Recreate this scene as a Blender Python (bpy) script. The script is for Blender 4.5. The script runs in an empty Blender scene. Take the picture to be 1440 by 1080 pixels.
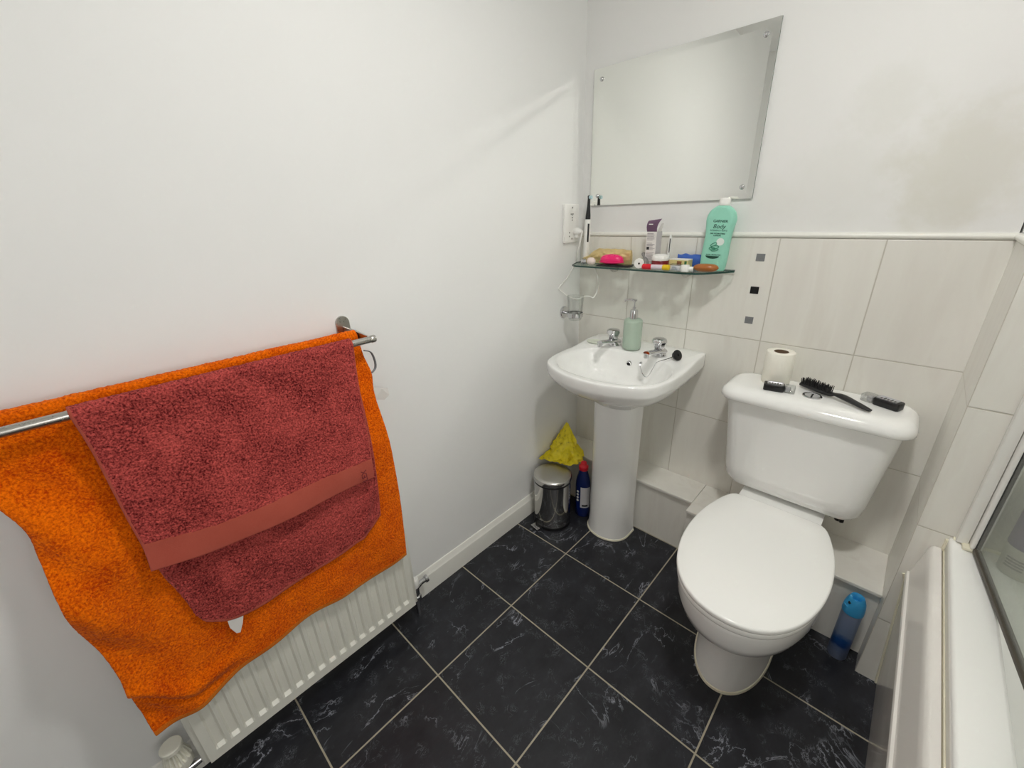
import bpy, bmesh, math, random
from mathutils import Vector, Matrix, noise

random.seed(7)
SC = bpy.context.scene
COL = SC.collection

# ------------------------------------------------------------------ camera
cam_d = bpy.data.cameras.new('camera')
cam = bpy.data.objects.new('camera', cam_d)
COL.objects.link(cam)
cam_d.sensor_width = 36.0
cam_d.lens = 582.975 / 1440 * 36
cam_d.clip_start = 0.02
R0 = (0.725789, 0.68696, -0.036281)
R1 = (0.238804, -0.30106, -0.92322)
R2 = (-0.645138, 0.661399, -0.382555)
cam.matrix_world = Matrix((
    (R0[0], -R1[0], -R2[0], 1.07074),
    (R0[1], -R1[1], -R2[1], -1.551947),
    (R0[2], -R1[2], -R2[2], 1.321161),
    (0, 0, 0, 1)))
SC.camera = cam

# ------------------------------------------------------------------ world / exposure
world = bpy.data.worlds.new('world')
SC.world = world
world.use_nodes = True
world.node_tree.nodes['Background'].inputs[0].default_value = (0.8, 0.85, 0.9, 1)
world.node_tree.nodes['Background'].inputs[1].default_value = 0.02
SC.view_settings.view_transform = 'Standard'
SC.view_settings.look = 'None'
SC.view_settings.gamma = 1
SC.view_settings.exposure = 0.12
LAMP_POS = (0.985, -0.95, 2.27)
LAMP_STRENGTH = 136.0
LAMP_COLOR = (1.0, 0.985, 0.945, 1)
FILL_STRENGTH = 4.2  # brightness of the added fill pane above the bath
FILL_COLOR = (1.0, 0.995, 0.97, 1)
SC.cycles.caustics_reflective = True
SC.cycles.blur_glossy = 0.0
SC.cycles.use_guiding = True
SC.cycles.use_surface_guiding = True
SC.cycles.guiding_training_samples = 64
SC.cycles.sample_clamp_indirect = 0.0
SC.cycles.max_bounces = 16
SC.cycles.diffuse_bounces = 8
SC.cycles.transparent_max_bounces = 24


# ------------------------------------------------------------------ materials
def S(r, g, b):
    def f(c):
        c /= 255.0
        return c / 12.92 if c <= 0.04045 else ((c + 0.055) / 1.055) ** 2.4
    return (f(r), f(g), f(b), 1)


class NT:
    def __init__(self, name):
        self.m = bpy.data.materials.new(name)
        self.m.use_nodes = True
        self.t = self.m.node_tree
        self.b = self.t.nodes['Principled BSDF']
        self.out = self.t.nodes['Material Output']

    def n(self, typ, **kw):
        nd = self.t.nodes.new(typ)
        for k, v in kw.items():
            if isinstance(k, str) and hasattr(nd, k):
                setattr(nd, k, v)
        return nd

    def l(self, a, b):
        self.t.links.new(a, b)

    def math(self, op, a, b=None, c=None):
        nd = self.t.nodes.new('ShaderNodeMath')
        nd.operation = op
        for i, v in enumerate((a, b, c)):
            if v is None:
                continue
            if hasattr(v, 'is_linked'):
                self.l(v, nd.inputs[i])
            else:
                nd.inputs[i].default_value = v
        return nd.outputs[0]

    def mix(self, fac, a, b):
        nd = self.t.nodes.new('ShaderNodeMix')
        nd.data_type = 'RGBA'
        for sock, v in ((nd.inputs[0], fac), (nd.inputs[6], a), (nd.inputs[7], b)):
            if hasattr(v, 'is_linked'):
                self.l(v, sock)
            else:
                sock.default_value = v
        return nd.outputs[2]

    def coord(self):
        return self.n('ShaderNodeTexCoord').outputs['Object']

    def noise(self, vec, scale, detail=3, rough=0.5, dist=0.0):
        nd = self.n('ShaderNodeTexNoise')
        nd.inputs['Scale'].default_value = scale
        nd.inputs['Detail'].default_value = detail
        nd.inputs['Roughness'].default_value = rough
        nd.inputs['Distortion'].default_value = dist
        if vec is not None:
            self.l(vec, nd.inputs['Vector'])
        return nd.outputs['Fac']

    def ramp(self, fac, pts):
        nd = self.n('ShaderNodeValToRGB')
        e = nd.color_ramp.elements
        while len(e) < len(pts):
            e.new(0.5)
        for i, (p, c) in enumerate(pts):
            e[i].position = p
            e[i].color = c if len(c) == 4 else (*c, 1)
        self.l(fac, nd.inputs[0])
        return nd.outputs[0]

    def bump(self, h, strength=0.3, dist=0.002):
        nd = self.n('ShaderNodeBump')
        nd.inputs['Strength'].default_value = strength
        nd.inputs['Distance'].default_value = dist
        self.l(h, nd.inputs['Height'])
        self.l(nd.outputs[0], self.b.inputs['Normal'])

    def set(self, **kw):
        names = dict(color='Base Color', rough='Roughness', metal='Metallic', spec='Specular IOR Level',
                     coat='Coat Weight', sheen='Sheen Weight', ior='IOR', trans='Transmission Weight',
                     sss='Subsurface Weight')
        for k, v in kw.items():
            sock = self.b.inputs[names[k]]
            if hasattr(v, 'is_linked'):
                self.l(v, sock)
            else:
                sock.default_value = v
        return self


def plain(name, col, rough=0.5, metal=0.0, var=0.04, scale=40, spec=0.5, coat=0.0):
    """a material with a slight procedural unevenness of tone and gloss"""
    k = NT(name)
    f = k.noise(k.coord(), scale, 3)
    lo = tuple(max(0, c * (1 - var)) for c in col[:3]) + (1,)
    hi = tuple(min(1, c * (1 + var)) for c in col[:3]) + (1,)
    k.set(color=k.mix(f, lo, hi), metal=metal, spec=spec, coat=coat)
    r = k.math('MULTIPLY_ADD', f, 0.06, max(0.0, rough - 0.03))
    k.set(rough=r)
    return k.m


def clear(name, tint, gloss=0.12, rough=0.02):
    k = NT(name)
    tr = k.n('ShaderNodeBsdfTransparent')
    tr.inputs[0].default_value = tint
    gl = k.n('ShaderNodeBsdfGlossy')
    gl.inputs['Roughness'].default_value = rough
    lw = k.n('ShaderNodeLayerWeight')
    lw.inputs[0].default_value = 0.25
    f = k.math('MULTIPLY_ADD', lw.outputs['Fresnel'], 0.35, gloss * 0.3)
    mx = k.n('ShaderNodeMixShader')
    k.l(f, mx.inputs[0])
    k.l(tr.outputs[0], mx.inputs[1])
    k.l(gl.outputs[0], mx.inputs[2])
    k.l(mx.outputs[0], k.out.inputs[0])
    return k.m


def m_plaster(name, col, stains=False):
    k = NT(name)
    co = k.coord()
    f = k.noise(co, 2.5, 4)
    c = k.mix(f, tuple(x * 0.975 for x in col[:3]) + (1,), tuple(min(1, x * 1.02) for x in col[:3]) + (1,))
    if stains:
        for (p, r, tint, amt) in (((0.915, 0, 1.545), 0.10, (0.70, 0.70, 0.65, 1), 0.38),
                                  ((0.86, 0, 1.37), 0.17, (0.73, 0.73, 0.69, 1), 0.36),
                                  ((0.70, 0, 1.33), 0.09, (0.73, 0.73, 0.69, 1), 0.36),
                                  ((1.10, 0, 1.385), 0.18, (0.66, 0.645, 0.565, 1), 0.55),
                                  ((1.06, 0, 1.295), 0.10, (0.70, 0.685, 0.615, 1), 0.42)):
            vm = k.n('ShaderNodeVectorMath')
            vm.operation = 'DISTANCE'
            k.l(co, vm.inputs[0])
            vm.inputs[1].default_value = p
            d = k.math('DIVIDE', vm.outputs['Value'], r)
            n2 = k.noise(co, 14, 5, 0.6)
            d2 = k.math('ADD', d, k.math('MULTIPLY_ADD', n2, 1.2, -0.6))
            mr = k.n('ShaderNodeMapRange')
            mr.interpolation_type = 'SMOOTHSTEP'
            k.l(d2, mr.inputs[0])
            mr.inputs[1].default_value = 1.05
            mr.inputs[2].default_value = 0.25
            mr.inputs[3].default_value = 0
            mr.inputs[4].default_value = amt
            c = k.mix(mr.outputs[0], c, tint)
    k.set(color=c, rough=0.55, spec=0.3)
    k.bump(k.noise(co, 60, 4), 0.06, 0.002)
    return k.m


TW, TH, TX0, TZ0 = 0.252, 0.3296, 0.2356, 1.2171


def m_walltile(name, axis, off, joints=True):
    k = NT(name)
    co = k.coord()
    sep = k.n('ShaderNodeSeparateXYZ')
    k.l(co, sep.inputs[0])
    u = sep.outputs[axis]
    a = k.math('DIVIDE', k.math('SUBTRACT', u, off), TW)
    b = k.math('DIVIDE', k.math('SUBTRACT', sep.outputs[2], TZ0), TH)
    fa, fb = k.math('FRACT', k.math('ADD', a, 20.0)), k.math('FRACT', k.math('ADD', b, 20.0))
    da = k.math('MULTIPLY', k.math('MINIMUM', fa, k.math('SUBTRACT', 1.0, fa)), TW)
    db = k.math('MULTIPLY', k.math('MINIMUM', fb, k.math('SUBTRACT', 1.0, fb)), TH)
    d = k.math('MINIMUM', da, db)
    mr = k.n('ShaderNodeMapRange')
    mr.interpolation_type = 'SMOOTHSTEP'
    k.l(d, mr.inputs[0])
    mr.inputs[1].default_value = 0.0008
    mr.inputs[2].default_value = 0.0022
    # soft vertical marbling of the glaze
    mp = k.n('ShaderNodeMapping')
    mp.inputs['Scale'].default_value = (14, 14, 2.2)
    cv = k.n('ShaderNodeCombineXYZ')
    k.l(k.math('FLOOR', k.math('ADD', a, 20.0)), cv.inputs[0])
    k.l(k.math('FLOOR', k.math('ADD', b, 20.0)), cv.inputs[2])
    va = k.n('ShaderNodeVectorMath')
    va.operation = 'MULTIPLY_ADD'
    k.l(cv.outputs[0], va.inputs[0])
    va.inputs[1].default_value = (3.1, 1.7, 2.3)
    k.l(co, va.inputs[2])
    k.l(va.outputs[0], mp.inputs[0])
    f = k.noise(mp.outputs[0], 1.0, 4, 0.55, 0.4)
    base = k.ramp(f, [(0.3, S(224, 221, 214)), (0.55, S(229, 227, 220)), (0.75, S(220, 216, 208))])
    col = k.mix(mr.outputs[0], S(196, 191, 180), base) if joints else base
    k.set(color=col, rough=0.28, spec=0.5)
    if joints:
        k.bump(mr.outputs[0], 0.5, 0.0015)
    return k.m


FT, FX0, FY0 = 0.33081, 0.28831, -0.46834


def m_floor():
    k = NT('black_marble_floor_tile')
    co = k.coord()
    sep = k.n('ShaderNodeSeparateXYZ')
    k.l(co, sep.inputs[0])
    a = k.math('DIVIDE', k.math('SUBTRACT', sep.outputs[0], FX0), FT)
    b = k.math('DIVIDE', k.math('SUBTRACT', sep.outputs[1], FY0), FT)
    fa, fb = k.math('FRACT', k.math('ADD', a, 20.0)), k.math('FRACT', k.math('ADD', b, 20.0))
    da = k.math('MINIMUM', fa, k.math('SUBTRACT', 1.0, fa))
    db = k.math('MINIMUM', fb, k.math('SUBTRACT', 1.0, fb))
    d = k.math('MULTIPLY', k.math('MINIMUM', da, db), FT)
    mr = k.n('ShaderNodeMapRange')
    mr.interpolation_type = 'SMOOTHSTEP'
    k.l(d, mr.inputs[0])
    mr.inputs[1].default_value = 0.0017
    mr.inputs[2].default_value = 0.0027
    cv = k.n('ShaderNodeCombineXYZ')
    k.l(k.math('FLOOR', a), cv.inputs[0])
    k.l(k.math('FLOOR', b), cv.inputs[1])
    wn = k.n('ShaderNodeTexWhiteNoise')
    k.l(cv.outputs[0], wn.inputs['Vector'])
    off = k.n('ShaderNodeVectorMath')
    off.operation = 'MULTIPLY_ADD'
    k.l(wn.outputs['Color'], off.inputs[0])
    off.inputs[1].default_value = (7, 7, 7)
    k.l(co, off.inputs[2])
    p = off.outputs[0]
    mp = k.n('ShaderNodeMapping')
    mp.inputs['Rotation'].default_value = (0, 0, 0.5)
    mp.inputs['Scale'].default_value = (1.0, 0.62, 1)
    k.l(p, mp.inputs[0])
    q = mp.outputs[0]
    # long thin veins
    n1 = k.noise(q, 5.5, 7, 0.62, 1.4)
    v1 = k.math('ABSOLUTE', k.math('SUBTRACT', n1, 0.5))
    r1 = k.ramp(v1, [(0.0, (1, 1, 1)), (0.005, (0.5, 0.5, 0.5)), (0.012, (0, 0, 0))])
    msk = k.ramp(k.noise(p, 9, 2), [(0.50, (0, 0, 0)), (0.66, (1, 1, 1))])
    # short flecks
    n2 = k.noise(q, 34, 6, 0.7, 2.2)
    v2 = k.math('ABSOLUTE', k.math('SUBTRACT', n2, 0.5))
    r2 = k.ramp(v2, [(0.0, (1, 1, 1)), (0.014, (0, 0, 0))])
    msk2 = k.ramp(k.noise(p, 22, 2), [(0.53, (0, 0, 0)), (0.68, (1, 1, 1))])
    cl = k.noise(q, 14, 6, 0.7)
    vv = k.math('MULTIPLY', r1, msk)
    v2m = k.math('MULTIPLY', k.math('MULTIPLY', r2, msk2), 0.45)
    vt = k.math('MINIMUM', k.math('ADD', k.math('MULTIPLY', vv, 0.85), v2m), 1.0)
    base = k.ramp(cl, [(0.3, S(24, 25, 29)), (0.6, S(40, 41, 46)), (0.8, S(58, 59, 66))])
    tile = k.mix(vt, base, S(165, 168, 178))
    grout = k.mix(k.noise(co, 30, 3), S(150, 142, 122), S(182, 175, 156))
    k.set(color=k.mix(mr.outputs[0], grout, tile))
    k.set(rough=k.math('MULTIPLY_ADD', cl, 0.2, 0.30), spec=0.35)
    k.bump(mr.outputs[0], 0.4, 0.002)
    return k.m


def m_terry(name, c0, c1, freq=420):
    k = NT(name)
    co = k.coord()
    n1 = k.noise(co, freq, 3, 0.6)
    n2 = k.noise(co, 16, 3)
    f = k.math('ADD', k.math('MULTIPLY', n1, 0.75), k.math('MULTIPLY', n2, 0.25))
    k.set(color=k.ramp(f, [(0.36, c0), (0.62, c1)]), rough=0.95, spec=0.05, sheen=0.06)
    k.b.inputs['Sheen Roughness'].default_value = 0.5
    k.bump(n1, 0.9, 0.003)
    return k.m


M = {}
M['plaster'] = m_plaster('white_plaster', (0.82, 0.82, 0.81, 1))
M['plaster_stained'] = m_plaster('damp_stained_plaster', (0.80, 0.797, 0.785, 1), True)
M['ceiling'] = m_plaster('ceiling_paint', (0.84, 0.84, 0.83, 1))
M['tile_x'] = m_walltile('cream_wall_tile_along_wall', 0, TX0)
M['tile_y'] = m_walltile('cream_wall_tile_on_return', 1, -0.27)
M['tile_s'] = m_walltile('cream_wall_tile_on_stub', 0, 1.2215)
M['floor'] = m_floor()
M['gloss_white'] = plain('white_gloss_paint', S(232, 231, 224), 0.3, var=0.015)
M['ceramic'] = plain('white_ceramic', S(242, 242, 240), 0.09, var=0.008, scale=6, coat=0.3)
M['seat'] = plain('white_seat_plastic', S(246, 246, 243), 0.16, var=0.006, scale=6)
M['acrylic'] = plain('white_acrylic', S(238, 238, 235), 0.14, var=0.01, scale=5)
M['panel'] = plain('white_bath_panel_plastic', S(226, 223, 218), 0.16, var=0.012, scale=5)
M['cream_seal'] = plain('aged_cream_sealant', S(226, 221, 200), 0.45, var=0.08, scale=30)
M['radiator'] = plain('white_radiator_enamel', S(225, 224, 214), 0.32, var=0.015)
M['chrome'] = plain('polished_chrome', (0.66, 0.66, 0.675, 1), 0.07, 1.0, var=0.02)
M['satin'] = plain('brushed_steel', (0.50, 0.48, 0.45, 1), 0.28, 1.0, var=0.08, scale=120)
M['satin_silver'] = plain('satin_silver_plastic', (0.62, 0.62, 0.62, 1), 0.42, 0.45, var=0.03)
M['steel'] = plain('polished_bin_steel', (0.60, 0.59, 0.57, 1), 0.10, 1.0, var=0.03)
M['lidsteel'] = plain('brushed_bin_lid_steel', (0.62, 0.61, 0.58, 1), 0.3, 1.0, var=0.05, scale=150)
M['black'] = plain('black_plastic', S(22, 22, 24), 0.35, var=0.1)
M['rubber'] = plain('black_rubber', S(16, 16, 17), 0.5, var=0.1)
M['dark_hole'] = plain('dark_opening', S(18, 17, 16), 0.8, var=0.1)
M['white_plastic'] = plain('white_plastic', S(236, 235, 231), 0.3, var=0.01)
M['old_plastic'] = plain('ivory_plastic', S(222, 220, 208), 0.4, var=0.03)
M['orange'] = m_terry('orange_terry', S(186, 58, 0), S(250, 122, 6), 260)
M['orange_hem'] = m_terry('orange_hem_stitching', S(205, 95, 10), S(238, 140, 40), 900)
M['maroon'] = m_terry('maroon_terry', S(84, 15, 20), S(202, 88, 82), 280)
M['maroon_band'] = m_terry('flat_woven_rose_band', S(190, 84, 68), S(206, 102, 84), 1500)
M['mirror'] = plain('silvered_glass', (0.90, 0.91, 0.875, 1), 0.012, 1.0, var=0.004, scale=3)
M['mirror'].node_tree.links.remove(M['mirror'].node_tree.nodes['Principled BSDF'].inputs['Roughness'].links[0])
M['mirror'].node_tree.nodes['Principled BSDF'].inputs['Roughness'].default_value = 0.0
M['mirror_edge'] = plain('cut_glass_edge', S(120, 128, 122), 0.2, var=0.05)
M['glass'] = clear('clear_shelf_glass', (0.90, 0.955, 0.935, 1), 0.12)
M['glass_edge'] = plain('green_glass_edge', S(36, 70, 64), 0.12, var=0.15, scale=60)
M['tumbler'] = clear('clear_tumbler_glass', (0.955, 0.96, 0.955, 1), 0.2)
M['clear_plastic'] = clear('clear_plastic', (0.86, 0.87, 0.87, 1), 0.3, 0.08)
M['smoky'] = clear('smoky_dark_plastic', (0.16, 0.17, 0.17, 1), 0.3, 0.05)
M['paper'] = plain('soft_white_paper', S(238, 235, 224), 0.9, var=0.03, scale=150)
M['card_core'] = plain('grey_brown_cardboard', S(120, 98, 78), 0.9, var=0.1)
M['yellow'] = None
M['sage'] = plain('sage_green_resin', S(172, 190, 174), 0.4, var=0.015)
M['pink'] = plain('hot_pink_plastic', S(238, 32, 112), 0.28, var=0.03)
M['gold'] = plain('gold_foil', S(214, 190, 134), 0.36, 0.35, var=0.22, scale=45)
M['carton'] = plain('white_carton', S(232, 228, 224), 0.6, var=0.02)
M['purple'] = plain('plum_print', S(106, 78, 104), 0.5, var=0.08)
M['grey_print'] = plain('grey_small_print', S(148, 142, 146), 0.6, var=0.1)
M['carton_side'] = plain('grey_carton_side', S(192, 188, 190), 0.6, var=0.05)
M['darkred'] = plain('dark_red_gloss', S(112, 14, 26), 0.22, var=0.05)
M['red'] = plain('red_plastic', S(214, 26, 44), 0.3, var=0.04)
M['lilac'] = plain('pale_lilac_plastic', S(216, 204, 214), 0.35, var=0.03)
M['yellow_cap'] = plain('yellow_plastic', S(226, 190, 30), 0.35, var=0.04)
M['cream_box'] = plain('cream_gold_carton', S(216, 202, 140), 0.45, var=0.1)
M['brown_print'] = plain('brown_print', S(138, 88, 50), 0.5, var=0.1)
M['green_print'] = plain('green_print', S(48, 104, 58), 0.5, var=0.1)
M['blue_pack'] = plain('blue_packet_film', S(52, 92, 176), 0.35, var=0.18, scale=60)
M['mint'] = plain('mint_bottle_plastic', S(148, 212, 190), 0.35, var=0.03)
M['dark_green'] = plain('dark_green_print', S(10, 70, 52), 0.5, var=0.05)
M['soap'] = plain('amber_soap', S(164, 98, 44), 0.3, var=0.1, scale=30)
M['blush'] = plain('pale_blush_plastic', S(240, 222, 216), 0.4, var=0.03)
M['navy'] = plain('navy_bottle_plastic', S(16, 34, 92), 0.2, var=0.08)
M['label'] = plain('pale_label', S(206, 206, 210), 0.45, var=0.03)
M['can_blue'] = plain('blue_cap_plastic', S(58, 158, 214), 0.35, var=0.04)
M['can_grad'] = None
M['silver'] = plain('silver_label', (0.62, 0.62, 0.64, 1), 0.3, 0.8, var=0.15, scale=90)
M['mosaic_grey'] = plain('grey_glass_mosaic', S(134, 136, 138), 0.12, 0.3, var=0.2, scale=120)
M['mosaic_black'] = plain('black_glass_mosaic', S(14, 14, 16), 0.1, var=0.1)
M['tag'] = plain('white_satin_label', S(216, 212, 208), 0.5, var=0.04)
M['grey_tape'] = plain('grey_hanging_loop', S(140, 146, 150), 0.7, var=0.25, scale=300)
M['shampoo'] = plain('cloudy_white_bottle', S(214, 214, 204), 0.4, var=0.06)
M['violet'] = plain('violet_label', S(120, 108, 140), 0.5, var=0.08)
M['grime'] = plain('dark_seal_strip', S(70, 64, 54), 0.5, var=0.25, scale=60)
M['lamp'] = None


def m_yellow():
    k = NT('yellow_printed_polythene')
    co = k.coord()
    f = k.noise(co, 55, 3)
    c = k.ramp(f, [(0.30, S(176, 156, 16)), (0.42, S(226, 206, 24)), (0.7, S(238, 220, 40))])
    k.set(color=c, rough=0.38)
    k.bump(k.noise(co, 40, 4), 0.5, 0.004)
    return k.m


def m_can():
    k = NT('blue_printed_can')
    co = k.coord()
    sep = k.n('ShaderNodeSeparateXYZ')
    k.l(co, sep.inputs[0])
    z = k.math('ADD', sep.outputs[2], k.math('MULTIPLY_ADD', k.noise(co, 26, 3), 0.05, -0.025))
    mr = k.n('ShaderNodeMapRange')
    k.l(z, mr.inputs[0])
    mr.inputs[1].default_value = 0.0
    mr.inputs[2].default_value = 0.2
    c = k.ramp(mr.outputs[0], [(0.0, S(140, 150, 176)), (0.2, S(110, 128, 168)), (0.27, S(24, 72, 142)),
                               (0.42, S(30, 86, 160)), (0.5, S(128, 148, 182)), (1.0, S(140, 152, 180))])
    k.set(color=c, rough=0.3, metal=0.25)
    return k.m


def m_lamp():
    k = NT('lit_opal_diffuser')
    e = k.n('ShaderNodeEmission')
    e.inputs[0].default_value = LAMP_COLOR
    e.inputs[1].default_value = LAMP_STRENGTH
    k.l(e.outputs[0], k.out.inputs[0])
    return k.m


def m_fill_pane():
    k = NT('added_fill_emitter')  # glow of the added pane that lifts the dark lower room
    e = k.n('ShaderNodeEmission')
    e.inputs[0].default_value = FILL_COLOR
    f = k.noise(k.coord(), 3.0, 2)
    k.l(k.math('MULTIPLY', k.math('MULTIPLY_ADD', f, 0.3, 0.85), FILL_STRENGTH), e.inputs[1])
    k.l(e.outputs[0], k.out.inputs[0])
    return k.m


M['fill_glow'] = m_fill_pane()


def m_screen():
    k = NT('limescaled_screen_glass')
    co = k.coord()
    tr = k.n('ShaderNodeBsdfTransparent')
    tr.inputs[0].default_value = (0.80, 0.82, 0.79, 1)
    gl = k.n('ShaderNodeBsdfGlossy')
    gl.inputs['Roughness'].default_value = 0.04
    df = k.n('ShaderNodeBsdfDiffuse')
    df.inputs[0].default_value = (0.62, 0.63, 0.60, 1)
    m1 = k.n('ShaderNodeMixShader')
    m1.inputs[0].default_value = 0.07
    k.l(tr.outputs[0], m1.inputs[1])
    k.l(gl.outputs[0], m1.inputs[2])
    m2 = k.n('ShaderNodeMixShader')
    f = k.math('MULTIPLY', k.noise(co, 160, 4, 0.7), 0.32)
    k.l(f, m2.inputs[0])
    k.l(m1.outputs[0], m2.inputs[1])
    k.l(df.outputs[0], m2.inputs[2])
    k.l(m2.outputs[0], k.out.inputs[0])
    return k.m


M['yellow'], M['can_grad'], M['lamp'], M['screen'] = m_yellow(), m_can(), m_lamp(), m_screen()


# ------------------------------------------------------------------ object helpers
def thing(name, label, cat, loc=(0, 0, 0), group=None):
    o = bpy.data.objects.new(name, None)
    COL.objects.link(o)
    o.location = loc
    o.empty_display_size = 0.05
    o['label'] = label
    o['category'] = cat
    if group:
        o['group'] = group
    return o


def wloc(o):
    p = Vector(o.location)
    while o.parent:
        o = o.parent
        p = p + Vector(o.location)
    return p


def obj(name, bm, mat, parent=None, smooth=True, label=None, cat=None, group=None, kind=None, angle=40):
    """link bm (built in world coordinates) as one mesh object"""
    me = bpy.data.meshes.new(name)
    if isinstance(bm, bpy.types.Mesh):
        me = bm
    else:
        bmesh.ops.recalc_face_normals(bm, faces=bm.faces)
        bm.to_mesh(me)
        bm.free()
    mats = mat if isinstance(mat, (list, tuple)) else [mat]
    for m in mats:
        me.materials.append(m)
    if parent is not None:
        off = wloc(parent)
        me.transform(Matrix.Translation(-off))
    if smooth and len(me.polygons):
        me.polygons.foreach_set('use_smooth', [True] * len(me.polygons))
        try:
            me.set_sharp_from_angle(angle=math.radians(angle))
        except Exception:
            pass
    o = bpy.data.objects.new(name, me)
    COL.objects.link(o)
    if parent is not None:
        o.parent = parent
    if label:
        o['label'] = label
    if cat:
        o['category'] = cat
    if group:
        o['group'] = group
    if kind:
        o['kind'] = kind
    return o


def BM():
    return bmesh.new()


def box(bm, lo, hi, bev=0.0, seg=2, mat=0, mtx=None):
    x0, y0, z0 = lo
    x1, y1, z1 = hi
    vs = [bm.verts.new(p) for p in ((x0, y0, z0), (x1, y0, z0), (x1, y1, z0), (x0, y1, z0),
                                    (x0, y0, z1), (x1, y0, z1), (x1, y1, z1), (x0, y1, z1))]
    fs = [bm.faces.new([vs[i] for i in f]) for f in ((0, 3, 2, 1), (4, 5, 6, 7), (0, 1, 5, 4), (1, 2, 6, 5),
                                                     (2, 3, 7, 6), (3, 0, 4, 7))]
    for f in fs:
        f.material_index = mat
    allv = set(vs)
    if bev > 0:
        es = list({e for f in fs for e in f.edges})
        r = bmesh.ops.bevel(bm, geom=es, offset=bev, segments=seg, profile=0.5, affect='EDGES')
        for f in r['faces']:
            f.material_index = mat
        allv = {v for v in vs if v.is_valid} | set(r['verts']) | {v for f in r['faces'] for v in f.verts}
        for f in list(allv):
            for ff in f.link_faces:
                allv = allv | set(ff.verts)
    if mtx is not None:
        bmesh.ops.transform(bm, matrix=mtx, verts=[v for v in allv if v.is_valid])
    return bm


def loft(bm, rings, cap0=True, cap1=True, closed=True, mat=0):
    rv = [[bm.verts.new(p) for p in r] for r in rings]
    n = len(rv[0])
    for a, b in zip(rv, rv[1:]):
        for i in range(n if closed else n - 1):
            j = (i + 1) % n
            f = bm.faces.new((a[i], a[j], b[j], b[i]))
            f.material_index = mat
    if closed:
        if cap0:
            bm.faces.new(list(reversed(rv[0]))).material_index = mat
        if cap1:
            bm.faces.new(rv[-1]).material_index = mat
    return rv


def lathe(bm, prof, c=(0, 0, 0), seg=40, axis='z', cap0=True, cap1=True, mat=0, sx=1.0, sy=1.0, mtx=None):
    """prof: list of (r, h) along the axis"""
    rings = []
    for r, h in prof:
        ring = []
        for i in range(seg):
            a = 2 * math.pi * i / seg
            p = Vector((max(r, 1e-5) * math.cos(a) * sx, max(r, 1e-5) * math.sin(a) * sy, h))
            if axis == 'x':
                p = Vector((p.z, p.x, p.y))
            elif axis == 'y':
                p = Vector((p.x, p.z, p.y))
            if mtx is not None:
                p = mtx @ p
            ring.append(p + Vector(c))
        rings.append(ring)
    return loft(bm, rings, cap0, cap1, mat=mat)


def catmull(pts, n=8, closed=False):
    pts = [Vector(p) for p in pts]
    out = []
    m = len(pts)
    rng = range(m) if closed else range(m - 1)
    for i in rng:
        if closed:
            p0, p1, p2, p3 = pts[(i - 1) % m], pts[i], pts[(i + 1) % m], pts[(i + 2) % m]
        else:
            p0, p1, p2, p3 = pts[max(i - 1, 0)], pts[i], pts[i + 1], pts[min(i + 2, m - 1)]
        for j in range(n):
            t = j / n
            out.append(0.5 * ((2 * p1) + (p2 - p0) * t + (2 * p0 - 5 * p1 + 4 * p2 - p3) * t * t
                              + (3 * p1 - p0 - 3 * p2 + p3) * t ** 3))
    if not closed:
        out.append(pts[-1])
    return out


def tube(bm, pts, r, seg=10, mat=0, cap=True, flat=1.0, up=None):
    """r: number or list of radii; flat scales the second cross axis"""
    pts = [Vector(p) for p in pts]
    n = len(pts)
    rs = r if isinstance(r, (list, tuple)) else [r] * n
    t0 = (pts[1] - pts[0]).normalized()
    ref = Vector(up) if up else (Vector((0, 0, 1)) if abs(t0.z) < 0.9 else Vector((1, 0, 0)))
    rings = []
    for i, p in enumerate(pts):
        t = (pts[min(i + 1, n - 1)] - pts[max(i - 1, 0)]).normalized()
        s = t.cross(ref)
        if s.length < 1e-6:
            s = t.orthogonal()
        s.normalize()
        w = s.cross(t).normalized()
        ref = w if not up else ref
        rings.append([p + s * math.cos(2 * math.pi * k / seg) * rs[i] + w * math.sin(2 * math.pi * k / seg) * rs[i] * flat
                      for k in range(seg)])
    return loft(bm, rings, cap, cap, mat=mat)


def resample(pts, n):
    """closed loop -> n points evenly by arc length, starting at pts[0]"""
    pts = [Vector(p) for p in pts]
    loop = pts + [pts[0]]
    L = [0.0]
    for a, b in zip(loop, loop[1:]):
        L.append(L[-1] + (b - a).length)
    out = []
    k = 0
    for i in range(n):
        s = L[-1] * i / n
        while L[k + 1] < s:
            k += 1
        t = (s - L[k]) / max(L[k + 1] - L[k], 1e-9)
        out.append(loop[k].lerp(loop[k + 1], t))
    return out


def plate(bm, outline, z0, z1, r=0.004, dome=0.0, mat=0):
    """outline (x, y) extruded from z0 to z1 with rounded edges and a slightly domed top"""
    o = [Vector((p[0], p[1], 0)) for p in outline]
    c = sum(o, Vector()) / len(o)

    def ring(ins, z):
        res = []
        for p in o:
            d = p - c
            res.append(Vector((*(c + d * (1 - ins / max(d.length, 1e-6)))[:2], z)))
        return res
    rings = [ring(r, z0), ring(r * 0.3, z0 + r * 0.3), ring(0, z0 + r), ring(0, z1 - r), ring(r * 0.3, z1 - r * 0.3), ring(r, z1)]
    if dome:
        for s in (0.75, 0.5, 0.25, 0.06):
            rings.append([Vector((c.x + (p.x - c.x) * s, c.y + (p.y - c.y) * s, z1 + dome * (1 - s * s))) for p in ring(r, z1)])
    return loft(bm, rings, mat=mat)


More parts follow.
